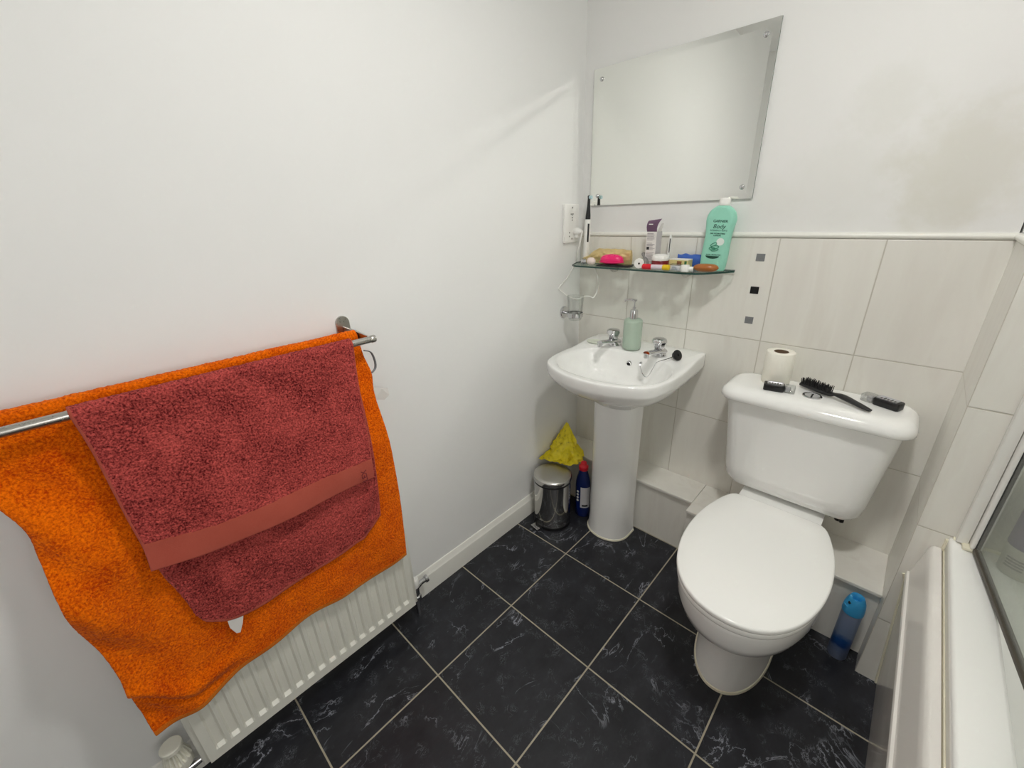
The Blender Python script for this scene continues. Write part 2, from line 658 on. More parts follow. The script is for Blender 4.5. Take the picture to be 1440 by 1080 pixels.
def rrect(x0, x1, y0, y1, r, n=6):
    out = []
    for cx, cy, a0 in ((x1 - r, y1 - r, 0), (x0 + r, y1 - r, 90), (x0 + r, y0 + r, 180), (x1 - r, y0 + r, 270)):
        for i in range(n + 1):
            a = math.radians(a0 + 90 * i / n)
            out.append((cx + r * math.cos(a), cy + r * math.sin(a)))
    return out


def text_bm(txt, size, mtx, warp=None, extrude=0.0004, shear=0.0, bold=0.0):
    cu = bpy.data.curves.new('txt', 'FONT')
    cu.body = txt
    cu.size = size
    cu.align_x = 'CENTER'
    cu.align_y = 'CENTER'
    cu.extrude = extrude
    cu.shear = shear
    cu.offset = bold
    cu.resolution_u = 3
    o = bpy.data.objects.new('txt', cu)
    COL.objects.link(o)
    dg = bpy.context.evaluated_depsgraph_get()
    me = bpy.data.meshes.new_from_object(o.evaluated_get(dg))
    bpy.data.objects.remove(o)
    bpy.data.curves.remove(cu)
    bm = BM()
    bm.from_mesh(me)
    bpy.data.meshes.remove(me)
    for v in bm.verts:
        p = mtx @ v.co
        v.co = warp(p) if warp else p
    return bm


def join(bm, other):
    me = bpy.data.meshes.new('tmp')
    other.to_mesh(me)
    other.free()
    bm.from_mesh(me)
    bpy.data.meshes.remove(me)


FRONT = Matrix(((1, 0, 0, 0), (0, 0, -1, 0), (0, 1, 0, 0), (0, 0, 0, 1)))   # text in the xz plane facing -y


def at(x, y, z, m=FRONT):
    return Matrix.Translation((x, y, z)) @ m


# ------------------------------------------------------------------ room shell
RW, RD, RH = 1.97, -2.6, 2.35
BATH_END = -1.97
PX, PY = 1.2215, -0.2685            # corner of the tiled wall stub at the bath end
bm = box(BM(), (-0.1, RD - 0.1, -0.1), (RW + 0.1, 0.1, 0.0))
obj('floor', bm, M['floor'], smooth=False, kind='structure')
bm = box(BM(), (-0.1, RD - 0.1, RH), (RW + 0.1, 0.1, RH + 0.1))
obj('ceiling', bm, M['ceiling'], smooth=False, kind='structure')
bm = box(BM(), (-0.1, RD - 0.1, 0.0), (0.0, 0.1, RH))
obj('wall_left', bm, M['plaster'], smooth=False, kind='structure')
bm = box(BM(), (0.0, RD - 0.1, 0.0), (RW, RD, RH))
obj('wall_front', bm, M['plaster'], smooth=False, kind='structure')
bm = box(BM(), (RW, RD - 0.1, 0.0), (RW + 0.1, 0.1, RH))
obj('wall_right', bm, M['plaster'], smooth=False, kind='structure')
bm = BM()
box(bm, (0.0, 0.0, 0.0), (PX, 0.1, TZ0), mat=0)
box(bm, (0.0, 0.004, TZ0), (PX, 0.1, RH), mat=1)
for zc, mi in ((1.158, 2), (1.054, 3), (0.953, 2)):      # little inset glass squares of the border tile
    box(bm, (0.694 - 0.0125, -0.0012, zc - 0.0115), (0.694 + 0.0125, 0.001, zc + 0.0115), mat=mi)
obj('wall_back', bm, [M['tile_x'], M['plaster_stained'], M['mosaic_grey'], M['mosaic_black']], smooth=False, kind='structure')
bm = BM()
x0, y0 = PX, PY
for z0, z1, dd, ms in ((0.0, TZ0, 0.0, (0, 1)), (TZ0, RH, 0.004, (2, 2))):
    v = [bm.verts.new(p) for p in ((x0 + dd, 0.1, z0), (x0 + dd, y0 + dd, z0), (RW, y0 + dd, z0),
                                   (x0 + dd, 0.1, z1), (x0 + dd, y0 + dd, z1), (RW, y0 + dd, z1), (RW, 0.1, z0), (RW, 0.1, z1))]
    for idx, mi in (((0, 1, 4, 3), ms[0]), ((1, 2, 5, 4), ms[1]), ((3, 4, 5, 7), 2), ((0, 6, 2, 1), 2), ((2, 6, 7, 5), 2), ((6, 0, 3, 7), 2)):
        bm.faces.new([v[i] for i in idx]).material_index = mi
obj('wall_return', bm, [M['tile_y'], M['tile_s'], M['plaster']], smooth=False, kind='structure')


# quadrant trim capping the tiles
def trim_prof(path):
    bm = BM()
    rings = []
    for (px, py, nx, ny) in path:
        ring = []
        for i in range(9):
            a = -math.pi / 2 + math.pi * i / 8
            d = 0.0095 * math.cos(a)
            ring.append((px + nx * d, py + ny * d, TZ0 + 0.0085 + 0.0085 * math.sin(a)))
        rings.append(ring)
    loft(bm, rings)
    return bm


obj('trim_1', trim_prof([(0.0, 0.004, 0, -1), (PX + 0.003, 0.004, -1, -1), (PX + 0.003, PY + 0.004, -1, -1), (RW, PY + 0.004, 0, -1)]), M['gloss_white'], kind='structure')

# tiled pipe boxing along the foot of the back wall
BZ = 0.258


def boxing(name, xa, xb, yf, kd='structure'):
    bm = BM()
    box(bm, (xa, yf + 0.012, 0.0), (xb, 0.0, BZ - 0.012), 0.001, 1)
    box(bm, (xa - 0.0, yf, BZ - 0.012), (xb, 0.0, BZ), 0.0025, 2)
    obj(name, bm, M['tile_x2'], smooth=False, kind=kd)


M['tile_x2'] = m_walltile('cream_boxing_tile', 0, 0.651, False)
boxing('trim_2', 0.0, 0.6495, -0.148)
boxing('trim_3', 0.6505, PX, -0.207)

# skirting board on the left wall
bm = BM()
prof = [(0.0, 0.0), (0.016, 0.0), (0.016, 0.07), (0.0145, 0.078), (0.010, 0.084), (0.008, 0.092), (0.004, 0.098), (0.0, 0.099)]
loft(bm, [[(x, y, z) for x, z in prof] for y in (RD, -0.1355)])
obj('baseboard_left', bm, M['gloss_white'], kind='structure', angle=25)

# unseen framed glowing pane on the right wall, added as fill light
WY0, WY1, WZ0, WZ1 = -1.90, -1.15, 0.95, 1.80
bm = BM()
for a, b in (((WY0, WZ0), (WY0 + 0.05, WZ1)), ((WY1 - 0.05, WZ0), (WY1, WZ1)), ((WY0 + 0.05, WZ0), (WY1 - 0.05, WZ0 + 0.05)), ((WY0 + 0.05, WZ1 - 0.05), (WY1 - 0.05, WZ1))):
    box(bm, (RW - 0.03, a[0], a[1]), (RW - 0.0005, b[0], b[1]), 0.004, 2)
w1 = obj('fill_light_panel_1', bm, M['white_plastic'], kind='structure')
bm = BM()
box(bm, (RW - 0.014, WY0 + 0.048, WZ0 + 0.048), (RW - 0.008, WY1 - 0.048, WZ1 - 0.048))
obj('glowing_fill_pane', bm, M['fill_glow'], w1, smooth=False)

# ------------------------------------------------------------------ ceiling lamp (above the frame)
t = thing('ceiling_light', 'round opal ceiling lamp fixed above the middle of the room', 'lamp', (LAMP_POS[0], LAMP_POS[1], RH))
bm = BM()
lathe(bm, [(0.11, 0), (0.12, -0.008), (0.12, -0.066), (0.115, -0.071), (0.092, -0.071), (0.091, -0.060)], (LAMP_POS[0], LAMP_POS[1], RH), 48)
obj('base', bm, M['white_plastic'], t)
bm = BM()
lathe(bm, [(0.090, -0.061), (0.0897, -0.070), (0.07, -0.0735), (0.04, -0.075), (0.001, -0.0755)], (LAMP_POS[0], LAMP_POS[1], RH), 48)
obj('diffuser', bm, M['lamp'], t)

# ------------------------------------------------------------------ mirror
t = thing('mirror', 'frameless rectangular wall mirror with four screws above the glass shelf', 'mirror', (0.341, 0, 1.334))
mx0, mx1, mz0, mz1 = 0.042, 0.640, 1.334, 1.788
bm = BM()


def rect_ring(ins, y):
    return [(mx0 + ins, y, mz0 + ins), (mx1 - ins, y, mz0 + ins), (mx1 - ins, y, mz1 - ins), (mx0 + ins, y, mz1 - ins)]


loft(bm, [rect_ring(0, 0.003), rect_ring(0, -0.0035)], True, False, mat=1)
loft(bm, [rect_ring(0, -0.0035), rect_ring(0.019, -0.0043)], False, True, mat=0)
bmesh.ops.remove_doubles(bm, verts=bm.verts, dist=1e-5)
obj('mirror_glass', bm, [M['mirror'], M['mirror_edge']], t, smooth=False)
for sx in (mx0 + 0.034, mx1 - 0.034):
    for sz in (mz0 + 0.034, mz1 - 0.034):
        bm = BM()
        lathe(bm, [(0.0075, 0), (0.0075, -0.0015), (0.006, -0.004), (0.003, -0.0055), (0.0005, -0.006)], (sx, -0.0042, sz), 20, 'y')
        obj('mirror_screw', bm, M['chrome'], t)

# ------------------------------------------------------------------ glass shelf
SZ = 1.116
t = thing('glass_shelf', 'clear green-edged glass shelf on two chrome brackets above the basin', 'shelf', (0.32, 0, SZ))
ol = [(0.008, -0.010), (0.004, -0.03), (0.044, -0.122), (0.062, -0.136), (0.10, -0.141), (0.52, -0.141), (0.545, -0.137), (0.563, -0.125), (0.632, -0.03), (0.628, -0.010)]
bm = BM()
top = [bm.verts.new((x, y, SZ)) for x, y in ol]
bot = [bm.verts.new((x, y, SZ - 0.006)) for x, y in ol]
bm.faces.new(top)
bm.faces.new(list(reversed(bot)))
for i in range(len(ol)):
    j = (i + 1) % len(ol)
    bm.faces.new((top[i], bot[i], bot[j], top[j])).material_index = 1
obj('shelf_glass', bm, [M['glass'], M['glass_edge']], t, smooth=False)
for bx in (0.175, 0.468):
    bm = BM()
    lathe(bm, [(0.014, 0.0), (0.0165, -0.004), (0.0165, -0.018), (0.013, -0.026), (0.005, -0.031), (0.001, -0.032)], (bx, -0.001, SZ - 0.018), 28, 'y')
    lathe(bm, [(0.009, 0.0), (0.009, 0.011)], (bx, -0.016, SZ - 0.0175), 20)
    obj('shelf_bracket', bm, M['satin'], t)

# ------------------------------------------------------------------ wash basin
BCX = 0.348
half = [(0.0, -0.001), (0.10, -0.001), (0.20, -0.001), (0.232, -0.004), (0.236, -0.03), (0.240, -0.12), (0.242, -0.22), (0.241, -0.30),
        (0.231, -0.36), (0.212, -0.408), (0.165, -0.445), (0.11, -0.470), (0.055, -0.484), (0.0, -0.488)]
NB = 120
outer = catmull([(BCX + x * 0.968, y, 0) for x, y in half] + [(BCX - x * 0.968, y, 0) for x, y in reversed(half[1:-1])], 6, True)
outer = resample(outer, NB)
bh = [(0.0, -0.146), (0.09, -0.148), (0.15, -0.166), (0.19, -0.21), (0.207, -0.27), (0.204, -0.33), (0.18, -0.385), (0.13, -0.425), (0.07, -0.444), (0.0, -0.449)]
bowl = catmull([(BCX + 0.002 + x, y, 0) for x, y in bh] + [(BCX + 0.002 - x, y, 0) for x, y in reversed(bh[1:-1])], 6, True)
bowl = resample(bowl, NB)
bc = Vector((BCX, -0.285, 0))


def osc(s, z, c=(BCX, -0.16, 0)):
    c = Vector(c)
    return [Vector((*(c + (p - c) * s)[:2], z)) for p in outer]


def deck(p, base=0.80):
    y = p.y
    return base + 0.012 * max(0.0, min(1.0, (y + 0.20) / 0.10))


def bsc(s, z, dy=0.0, dk=False):
    out = []
    for p in bowl:
        q = bc + (p - bc) * s
        out.append(Vector((q.x, q.y + dy, deck(q, z) if dk else z)))
    return out


rings = [osc(0.38, 0.635, (BCX, -0.2, 0)), osc(0.42, 0.655, (BCX, -0.2, 0)), osc(0.58, 0.675), osc(0.74, 0.695), osc(0.86, 0.715), osc(0.94, 0.737), osc(0.975, 0.752), osc(0.992, 0.760), osc(1.0, 0.768)]
for s, z in ((1.0, 0.790), (0.9985, 0.7965), (0.993, 0.8005), (0.982, 0.8015)):
    r = osc(s, z, (BCX, -0.24, 0))
    rings.append([Vector((p.x, p.y, z + 0.012 * max(0, min(1, (p.y + 0.20) / 0.10)))) for p in r])
rings += [bsc(1.035, 0.8005, 0, True), bsc(1.01, 0.798, 0, True), bsc(0.985, 0.791, 0, True), bsc(0.96, 0.778), bsc(0.91, 0.752), bsc(0.84, 0.726), bsc(0.74, 0.706),
          bsc(0.60, 0.692), bsc(0.42, 0.683), bsc(0.24, 0.678), bsc(0.10, 0.676)]
bm = BM()
loft(bm, rings, True, True)
wb = thing('wash_basin', 'white ceramic wash basin with two chrome taps', 'basin', (BCX, -0.2, 0.65))
obj('basin_bowl', bm, M['ceramic'], wb, angle=60)
bm = BM()
lathe(bm, [(0.022, 0), (0.022, 0.002), (0.019, 0.003), (0.017, 0.0015)], (bc.x, bc.y, 0.6765), 28)
obj('waste_ring', bm, M['chrome'], wb)
bm = BM()
mt = Matrix.Rotation(math.radians(20), 4, 'X')
OV = (0.346, -0.1585, 0.764)
lathe(bm, [(0.0105, 0.006), (0.0105, -0.0012), (0.0095, -0.0024), (0.0075, -0.0024), (0.007, 0.0)], OV, 28, 'y', mtx=mt, cap1=False)
lathe(bm, [(0.0071, -0.0006), (0.0005, -0.0006)], OV, 24, 'y', mtx=mt, mat=1)
obj('overflow_hole', bm, [M['chrome'], M['dark_hole']], wb)
bm = BM()
lathe(bm, [(0.034, 0), (0.034, 0.0015), (0.030, 0.0025), (0.026, 0.001), (0.001, 0.0008)], (0.168, -0.115, 0.8105), 32, sx=1.25, sy=0.8)
obj('soap_recess', bm, plain('pale_green_soap_film', S(226, 232, 218), 0.25), wb, label='shallow oval soap recess')


def tap(bx, by):
    bz = 0.8125
    K, KZ = 1.12, 0.94
    bm = BM()
    lathe(bm, [(0.021, 0), (0.021, 0.004), (0.016, 0.008), (0.015, 0.026), (0.011, 0.030), (0.011, 0.04)], (bx, by, bz), 28)
    path = catmull([(bx, by + 0.018, bz + 0.010), (bx, by - 0.005, bz + 0.016), (bx, by - 0.04, bz + 0.023), (bx, by - 0.075, bz + 0.0315), (bx, by - 0.098, bz + 0.036)], 5)
    n = len(path)
    tube(bm, path, [0.018 - 0.0075 * i / (n - 1) for i in range(n)], 18, flat=0.66)
    lathe(bm, [(0.0085, 0.0), (0.0085, -0.016), (0.006, -0.016)], (bx, by - 0.096, bz + 0.034), 20)
    bmesh.ops.scale(bm, vec=(K, K, KZ), space=Matrix.Translation((-bx, -by, -bz)), verts=bm.verts)
    tp = obj('tap', bm, M['chrome'], wb, angle=60)
    bm = BM()
    prof = [(0.010, 0.032), (0.0165, 0.036), (0.021, 0.055), (0.0235, 0.062), (0.0235, 0.067), (0.021, 0.073), (0.014, 0.077), (0.001, 0.078)]
    rings = []
    for r, h in prof:
        ring = []
        for i in range(48):
            a = 2 * math.pi * i / 48
            k = 1 + (0.05 * math.cos(6 * a) if 0.033 < h < 0.072 else 0)
            ring.append((bx + r * k * math.cos(a), by - 0.010 + r * k * math.sin(a), bz + h - 0.006))
        rings.append(ring)
    loft(bm, rings)
    bmesh.ops.scale(bm, vec=(K, K, KZ), space=Matrix.Translation((-bx, -by, -bz)), verts=bm.verts)
    h = obj('tap_handle', bm, M['chrome'], None, angle=50)
    h.parent = tp
    h.data.transform(Matrix.Translation(-wloc(wb)))
    return tp


tap(0.249, -0.108)
tap(0.448, -0.122)

t = thing('basin_pedestal', 'tall white ceramic pedestal column under the wash basin', 'pedestal', (0.338, -0.2, 0))
bm = BM()


def ped(hw, yf, z, yb=-0.16):
    out = []
    for i in range(48):
        a = math.pi * i / 47
        out.append((0.336 + hw * math.cos(a), -0.205 - (abs(yf) - 0.205) * abs(math.sin(a)) ** 0.8, z))
    out.append((0.336 - hw, yb, z))
    out.append((0.336 + hw, yb, z))
    return out


loft(bm, [ped(0.0925, -0.296, 0.0), ped(0.092, -0.295, 0.012), ped(0.089, -0.293, 0.03), ped(0.0865, -0.291, 0.08), ped(0.0855, -0.290, 0.3), ped(0.086, -0.291, 0.5), ped(0.087, -0.293, 0.6), ped(0.087, -0.293, 0.648)])
obj('pedestal_column', bm, M['ceramic'], t, angle=60)
bm = BM()
loft(bm, [ped(0.0965, -0.300, 0.0005), ped(0.095, -0.2985, 0.006), ped(0.092, -0.2955, 0.007)], True, True)
obj('sealant_bead', bm, M['cream_seal'], t)

# plug and chain lying on the basin deck
t = thing('basin_plug', 'black rubber basin plug on a ball chain, lying on the basin corner', 'plug', (0.515, -0.105, 0.812))
bm = BM()
mt = Matrix.Rotation(math.radians(62), 4, 'Y') @ Matrix.Rotation(0.3, 4, 'X')
lathe(bm, [(0.014, -0.008), (0.0165, 0.0), (0.0195, 0.003), (0.0195, 0.006), (0.015, 0.008), (0.004, 0.0085), (0.0035, 0.013), (0.001, 0.0135)], (0.514, -0.128, 0.824), 28, mtx=mt)
obj('plug_body', bm, M['rubber'], t)
bm = BM()
ch = catmull([(0.398, -0.168, 0.779), (0.402, -0.174, 0.770), (0.413, -0.186, 0.757), (0.428, -0.197, 0.748), (0.443, -0.204, 0.747), (0.456, -0.203, 0.764), (0.466, -0.200, 0.792), (0.472, -0.196, 0.806), (0.482, -0.180, 0.812), (0.496, -0.155, 0.8155), (0.505, -0.140, 0.820)], 8)
tube(bm, ch, 0.0016, 6)
lathe(bm, [(0.0045, 0.004), (0.0045, -0.006), (0.0025, -0.009)], (0.397, -0.163, 0.780), 12, 'y')
obj('chain', bm, M['chrome'], t)

# soap dispenser
dx, dy = 0.328, -0.113
t = thing('soap_dispenser', 'sage green pump soap dispenser between the basin taps', 'dispenser', (dx, dy, 0.812))
bm = BM()
lathe(bm, [(0.031, 0.8126), (0.0345, 0.817), (0.035, 0.825), (0.035, 0.917), (0.0335, 0.924), (0.029, 0.9285), (0.016, 0.9302)], (dx, dy, 0), 44)
obj('bottle', bm, M['sage'], t, angle=50)
bm = BM()
lathe(bm, [(0.0145, 0.930), (0.0145, 0.960), (0.013, 0.964), (0.005, 0.9645)], (dx, dy, 0), 28)
obj('collar', bm, M['chrome'], t)
bm = BM()
lathe(bm, [(0.004, 0.964), (0.004, 0.968), (0.0065, 0.969), (0.0065, 0.974), (0.003, 0.975), (0.003, 0.996), (0.0085, 0.997), (0.0085, 1.003), (0.001, 1.004)], (dx, dy, 0), 20)
tube(bm, [(dx, dy, 1.0), (dx - 0.02, dy - 0.004, 1.001), (dx - 0.034, dy - 0.007, 0.999), (dx - 0.037, dy - 0.0075, 0.993)], [0.0045, 0.004, 0.003, 0.0025], 12)
obj('pump', bm, M['chrome'], t)

# ------------------------------------------------------------------ toilet
TCX = 0.924
toi = thing('toilet', 'white close coupled toilet with closed lid and cistern behind', 'toilet', (TCX, -0.4, 0))


def egg(hw, yf, yb, z, yc=-0.43, nb=2.6, cx=TCX, n=72, nf=2.1):
    out = []
    for i in range(n):
        a = 2 * math.pi * i / n
        c, s = math.cos(a), math.sin(a)
        e = nb if s > 0 else nf
        x = hw * math.copysign(abs(c) ** (2 / e), c)
        L = (yb - yc) if s > 0 else (yc - yf)
        y = yc + L * math.copysign(abs(s) ** (2 / e), s)
        out.append((cx + x, y, z))
    return out


bm = BM()
loft(bm, [egg(0.100, -0.604, -0.215, 0.0, -0.40, 5, 0.925), egg(0.100, -0.604, -0.215, 0.015, -0.40, 5, 0.925), egg(0.094, -0.596, -0.215, 0.035, -0.40, 5, 0.926),
          egg(0.088, -0.588, -0.215, 0.10, -0.40, 5, 0.928), egg(0.087, -0.588, -0.215, 0.17, -0.40, 5, 0.929), egg(0.094, -0.600, -0.215, 0.205, -0.41, 5, 0.930), egg(0.118, -0.632, -0.215, 0.232, -0.42, 4, 0.929),
          egg(0.146, -0.672, -0.215, 0.258, -0.43, 4, 0.926), egg(0.166, -0.700, -0.213, 0.286, -0.43, 3.6, 0.924), egg(0.175, -0.713, -0.21, 0.318, -0.43, 3.4), egg(0.177, -0.716, -0.208, 0.362, -0.43, 3.2),
          egg(0.176, -0.715, -0.208, 0.371, -0.43, 3.2), egg(0.171, -0.709, -0.208, 0.3755, -0.43, 3.2)])
pl = rrect(0.806, 1.042, -0.24, -0.035, 0.02)
loft(bm, [[(x, y, z) for x, y in pl] for z in (0.262, 0.388, 0.393)])
obj('pan', bm, M['ceramic'], toi, angle=60)
bm = BM()
loft(bm, [egg(0.1045, -0.6085, -0.216, 0.0004, -0.40, 5, 0.925), egg(0.103, -0.607, -0.216, 0.007, -0.40, 5, 0.925), egg(0.1, -0.604, -0.216, 0.0085, -0.40, 5, 0.925)])
obj('sealant_bead', bm, M['cream_seal'], toi)


def lid_outline(grow=0.0):
    hp = [(0.0, -0.204), (0.06, -0.205), (0.112, -0.207), (0.130, -0.216), (0.143, -0.240), (0.158, -0.285), (0.172, -0.345), (0.1795, -0.42), (0.178, -0.49),
          (0.168, -0.555), (0.147, -0.620), (0.114, -0.672), (0.075, -0.704), (0.036, -0.719), (0.0, -0.723)]
    pts = [(TCX + x, y, 0) for x, y in hp] + [(TCX - x, y, 0) for x, y in reversed(hp[1:-1])]
    o = resample(catmull(pts, 6, True), 110)
    c = Vector((TCX, -0.45, 0))
    return [(c + (p - c) * (1 + grow / max((p - c).length, 1e-6))) for p in o]


bm = BM()
plate(bm, lid_outline(-0.002), 0.377, 0.394, 0.005)
obj('seat', bm, M['seat'], toi, angle=60)
bm = BM()
plate(bm, lid_outline(0.001), 0.3965, 0.4135, 0.005, 0.003)
obj('seat_lid', bm, M['seat'], toi, angle=60)
for sx in (-0.075, 0.075):
    bm = BM()
    lathe(bm, [(0.013, 0), (0.013, 0.02), (0.009, 0.024), (0.001, 0.025)], (TCX + sx, -0.222, 0.3765), 20)
    obj('hinge', bm, M['seat'], toi)
CX = 0.931
bm = BM()
rings = []
for z, hw, yf, yb, r in ((0.405, 0.150, -0.125, -0.03, 0.03), (0.408, 0.165, -0.138, -0.022, 0.04), (0.418, 0.180, -0.152, -0.015, 0.045), (0.440, 0.1915, -0.162, -0.012, 0.045),
                         (0.48, 0.198, -0.166, -0.010, 0.045), (0.60, 0.209, -0.172, -0.008, 0.045), (0.70, 0.219, -0.178, -0.006, 0.045), (0.737, 0.223, -0.180, -0.006, 0.045)):
    rings.append([(x, y, z) for x, y in rrect(CX - hw, CX + hw, yf, yb, r, 8)])
loft(bm, rings)
cis = obj('cistern', bm, M['ceramic'], toi, angle=60)
bm = BM()
rings = []
for z, hw, yf, yb, r in ((0.735, 0.234, -0.192, -0.004, 0.05), (0.737, 0.240, -0.199, -0.003, 0.055), (0.742, 0.2425, -0.203, -0.002, 0.057), (0.752, 0.2425, -0.203, -0.002, 0.057),
                         (0.762, 0.239, -0.199, -0.003, 0.055), (0.771, 0.230, -0.188, -0.006, 0.05), (0.776, 0.218, -0.172, -0.012, 0.04), (0.7775, 0.200, -0.155, -0.02, 0.03)):
    rings.append([(x, y, z) for x, y in rrect(CX - hw, CX + hw, yf, yb, r, 8)])
loft(bm, rings)
cl = obj('cistern_lid', bm, M['ceramic'], toi, angle=60)
bm = BM()
fx, fy = 0.930, -0.118
lathe(bm, [(0.0255, 0.7775), (0.0255, 0.7795), (0.0235, 0.781), (0.021, 0.7805), (0.020, 0.7785)], (fx, fy, 0), 36, cap1=False)
lathe(bm, [(0.020, 0.7785), (0.001, 0.7783)], (fx, fy, 0), 36, mat=1)
fb = obj('flush_button', bm, [M['chrome'], M['dark_hole']], cl)
for sgn in (-1, 1):
    bm = BM()
    pts = []
    for i in range(17):
        a = math.radians(-86 + 172 * i / 16)
        pts.append((fx + sgn * (0.0012 + 0.0178 * math.cos(a)), fy + 0.0178 * math.sin(a)))
    loft(bm, [[(x, y, z) for x, y in pts] for z in (0.7785, 0.7805, 0.781)])
    pb = obj('push_half', bm, M['satin_silver'], fb)
bm = BM()
lathe(bm, [(0.010, 0.0), (0.010, 0.03)], (1.075, -0.09, 0.376), 16)
for k in range(4):
    a = k * math.pi / 2 + 0.4
    box(bm, (-0.028, -0.006, 0.384), (0.028, 0.006, 0.400), 0.003, 2, mtx=Matrix.Translation((1.075, -0.09, 0)) @ Matrix.Rotation(a, 4, 'Z'))
obj('cistern_wing_nut', bm, M['black'], toi, label='black wing nut under the cistern')

# ------------------------------------------------------------------ things on the cistern
t = thing('toilet_roll', 'part used white toilet roll standing on the cistern lid', 'toilet roll', (0.818, -0.062, 0.7775))
bm = BM()
lathe(bm, [(0.0205, 0.779), (0.038, 0.778), (0.040, 0.781), (0.0405, 0.83), (0.040, 0.8805), (0.038, 0.8825), (0.0205, 0.8815)], (0.818, -0.062, 0), 48, cap0=False, cap1=False)
obj('paper', bm, M['paper'], t, angle=50)
bm = BM()
lathe(bm, [(0.0205, 0.7785), (0.0205, 0.882), (0.0195, 0.882), (0.0195, 0.7785)], (0.818, -0.062, 0), 40, cap0=False, cap1=False)
obj('cardboard_core', bm, M['card_core'], t)

# hairbrush
t = thing('hairbrush', 'black hairbrush with dense bristles lying across the cistern lid', 'hairbrush', (0.975, -0.1, 0.7775))
p0, p1 = Vector((0.890, -0.052, 0.786)), Vector((1.068, -0.150, 0.785))
dr = (p1 - p0)
dr.z = 0
ln = dr.length
dr.normalize()
sd = Vector((-dr.y, dr.x, 0))
Mb = Matrix(((dr.x, sd.x, 0, p0.x), (dr.y, sd.y, 0, p0.y), (0, 0, 1, 0.7785), (0, 0, 0, 1)))
bm = BM()
pts = [(0, 0.012, 0.009), (0.02, 0.0135, 0.009), (0.085, 0.013, 0.009), (0.10, 0.010, 0.012), (0.106, 0.009, 0.014), (0.125, 0.0125, 0.015), (0.16, 0.011, 0.011), (0.19, 0.009, 0.007), (0.204, 0.006, 0.006)]
path = catmull([(x, 0, zc) for x, w, zc in pts], 5)
wid = catmull([(x, w, 0) for x, w, zc in pts], 5)
tube(bm, [Mb @ p for p in path], [w.y for w in wid], 14, flat=0.55, up=(0, 0, 1))
obj('handle', bm, M['black'], t, angle=60)
bm = BM()
for i in range(22):
    for j in range(5):
        bx = 0.004 + i * 0.0040
        by = (j - 2) * 0.0042 + random.uniform(-.0006, .0006)
        q0 = Mb @ Vector((bx, by, 0.011))
        q1 = Mb @ Vector((bx + random.uniform(-.0025, .0025), by * 1.3 + random.uniform(-.0015, .0015), 0.031 + random.uniform(-.0015, .0025)))
        tube(bm, [q0, q1], [0.0016, 0.0010], 5)
obj('bristles', bm, M['rubber'], t, kind='stuff')


def stick(label, cx, cy, ang, L=0.082, W=0.030, H=0.017, flip=False):
    t = thing('flat_plastic_stick', label, 'toiletry', (cx, cy, 0.7775))
    mt = Matrix.Translation((cx, cy, 0.7780)) @ Matrix.Rotation(ang, 4, 'Z')
    s = -1 if flip else 1

    def pl(xa, xb, z0, z1, w, r):
        o = rrect(min(xa, xb), max(xa, xb), -w / 2, w / 2, r, 4)
        b = BM()
        plate(b, o, z0, z1, 0.0025)
        bmesh.ops.transform(b, matrix=mt, verts=b.verts)
        return b
    obj('body', pl(-s * L / 2, s * L * 0.16, 0, H, W, 0.006), M['black'], t)
    obj('clear_cap', pl(s * L * 0.165, s * L / 2, 0, H, W * 0.97, 0.007), M['clear_plastic'], t)
    obj('inner_stem', pl(s * L * 0.165, s * L * 0.36, 0.003, H - 0.004, W * 0.6, 0.005), M['silver'], t)
    bl = pl(-s * L * 0.40, s * L * 0.12, H, H + 0.0006, W * 0.7, 0.004)
    lab = obj('silver_label', bl, M['silver'], t)
    bm = BM()
    for k in range(5):
        w = 0.0035
        x = -s * L * 0.34 + s * k * L * 0.085
        box(bm, (min(x, x + s * w), -W * 0.2, H + 0.0006), (max(x, x + s * w), W * (0.05 + 0.13 * (k % 2)), H + 0.0012), mtx=mt)
    obj('label_print', bm, M['black'], t, smooth=False)


stick('short black plastic stick with clear cap in front of the toilet roll', 0.845, -0.133, 0.18, 0.084, 0.032, 0.021)
stick('longer black plastic stick with clear cap beyond the hairbrush handle', 1.085, -0.070, -0.40, 0.094, 0.034, 0.021, True)

# ------------------------------------------------------------------ bin, cloth bag, cleaner, spray
bx, by = 0.114, -0.338
t = thing('pedal_bin', 'small polished steel pedal bin in the corner beside the pedestal', 'bin', (bx, by, 0))
bm = BM()
lathe(bm, [(0.081, 0.014), (0.081, 0.222), (0.079, 0.222)], (bx, by, 0), 64, cap1=False)
obj('bin_body', bm, M['steel'], t)
bm = BM()
lathe(bm, [(0.083, 0.0), (0.084, 0.004), (0.084, 0.016), (0.081, 0.018)], (bx, by, 0), 64)
obj('base_ring', bm, M['black'], t)
bm = BM()
lathe(bm, [(0.0822, 0.222), (0.0822, 0.232), (0.07, 0.232)], (bx, by, 0), 64)
obj('inner_rim', bm, M['black'], t)
bm = BM()
lathe(bm, [(0.0835, 0.232), (0.0845, 0.234), (0.0845, 0.248), (0.0825, 0.2515)], (bx, by, 0), 64, cap1=False)
lathe(bm, [(0.0825, 0.2515), (0.07, 0.256), (0.04, 0.259), (0.001, 0.260)], (bx, by, 0), 64, cap0=False, mat=1)
bmesh.ops.remove_doubles(bm, verts=bm.verts, dist=1e-5)
obj('bin_lid', bm, [M['steel'], M['lidsteel']], t, angle=50)
bm = BM()
ang = math.radians(-98)
mt = Matrix.Translation((bx, by, 0)) @ Matrix.Rotation(ang, 4, 'Z')
box(bm, (0.078, -0.022, 0.012), (0.112, 0.022, 0.015), 0.001, 2, mtx=mt)
box(bm, (0.105, -0.022, 0.013), (0.114, 0.022, 0.0165), 0.0015, 2, mtx=mt)
obj('pedal', bm, M['chrome'], t)
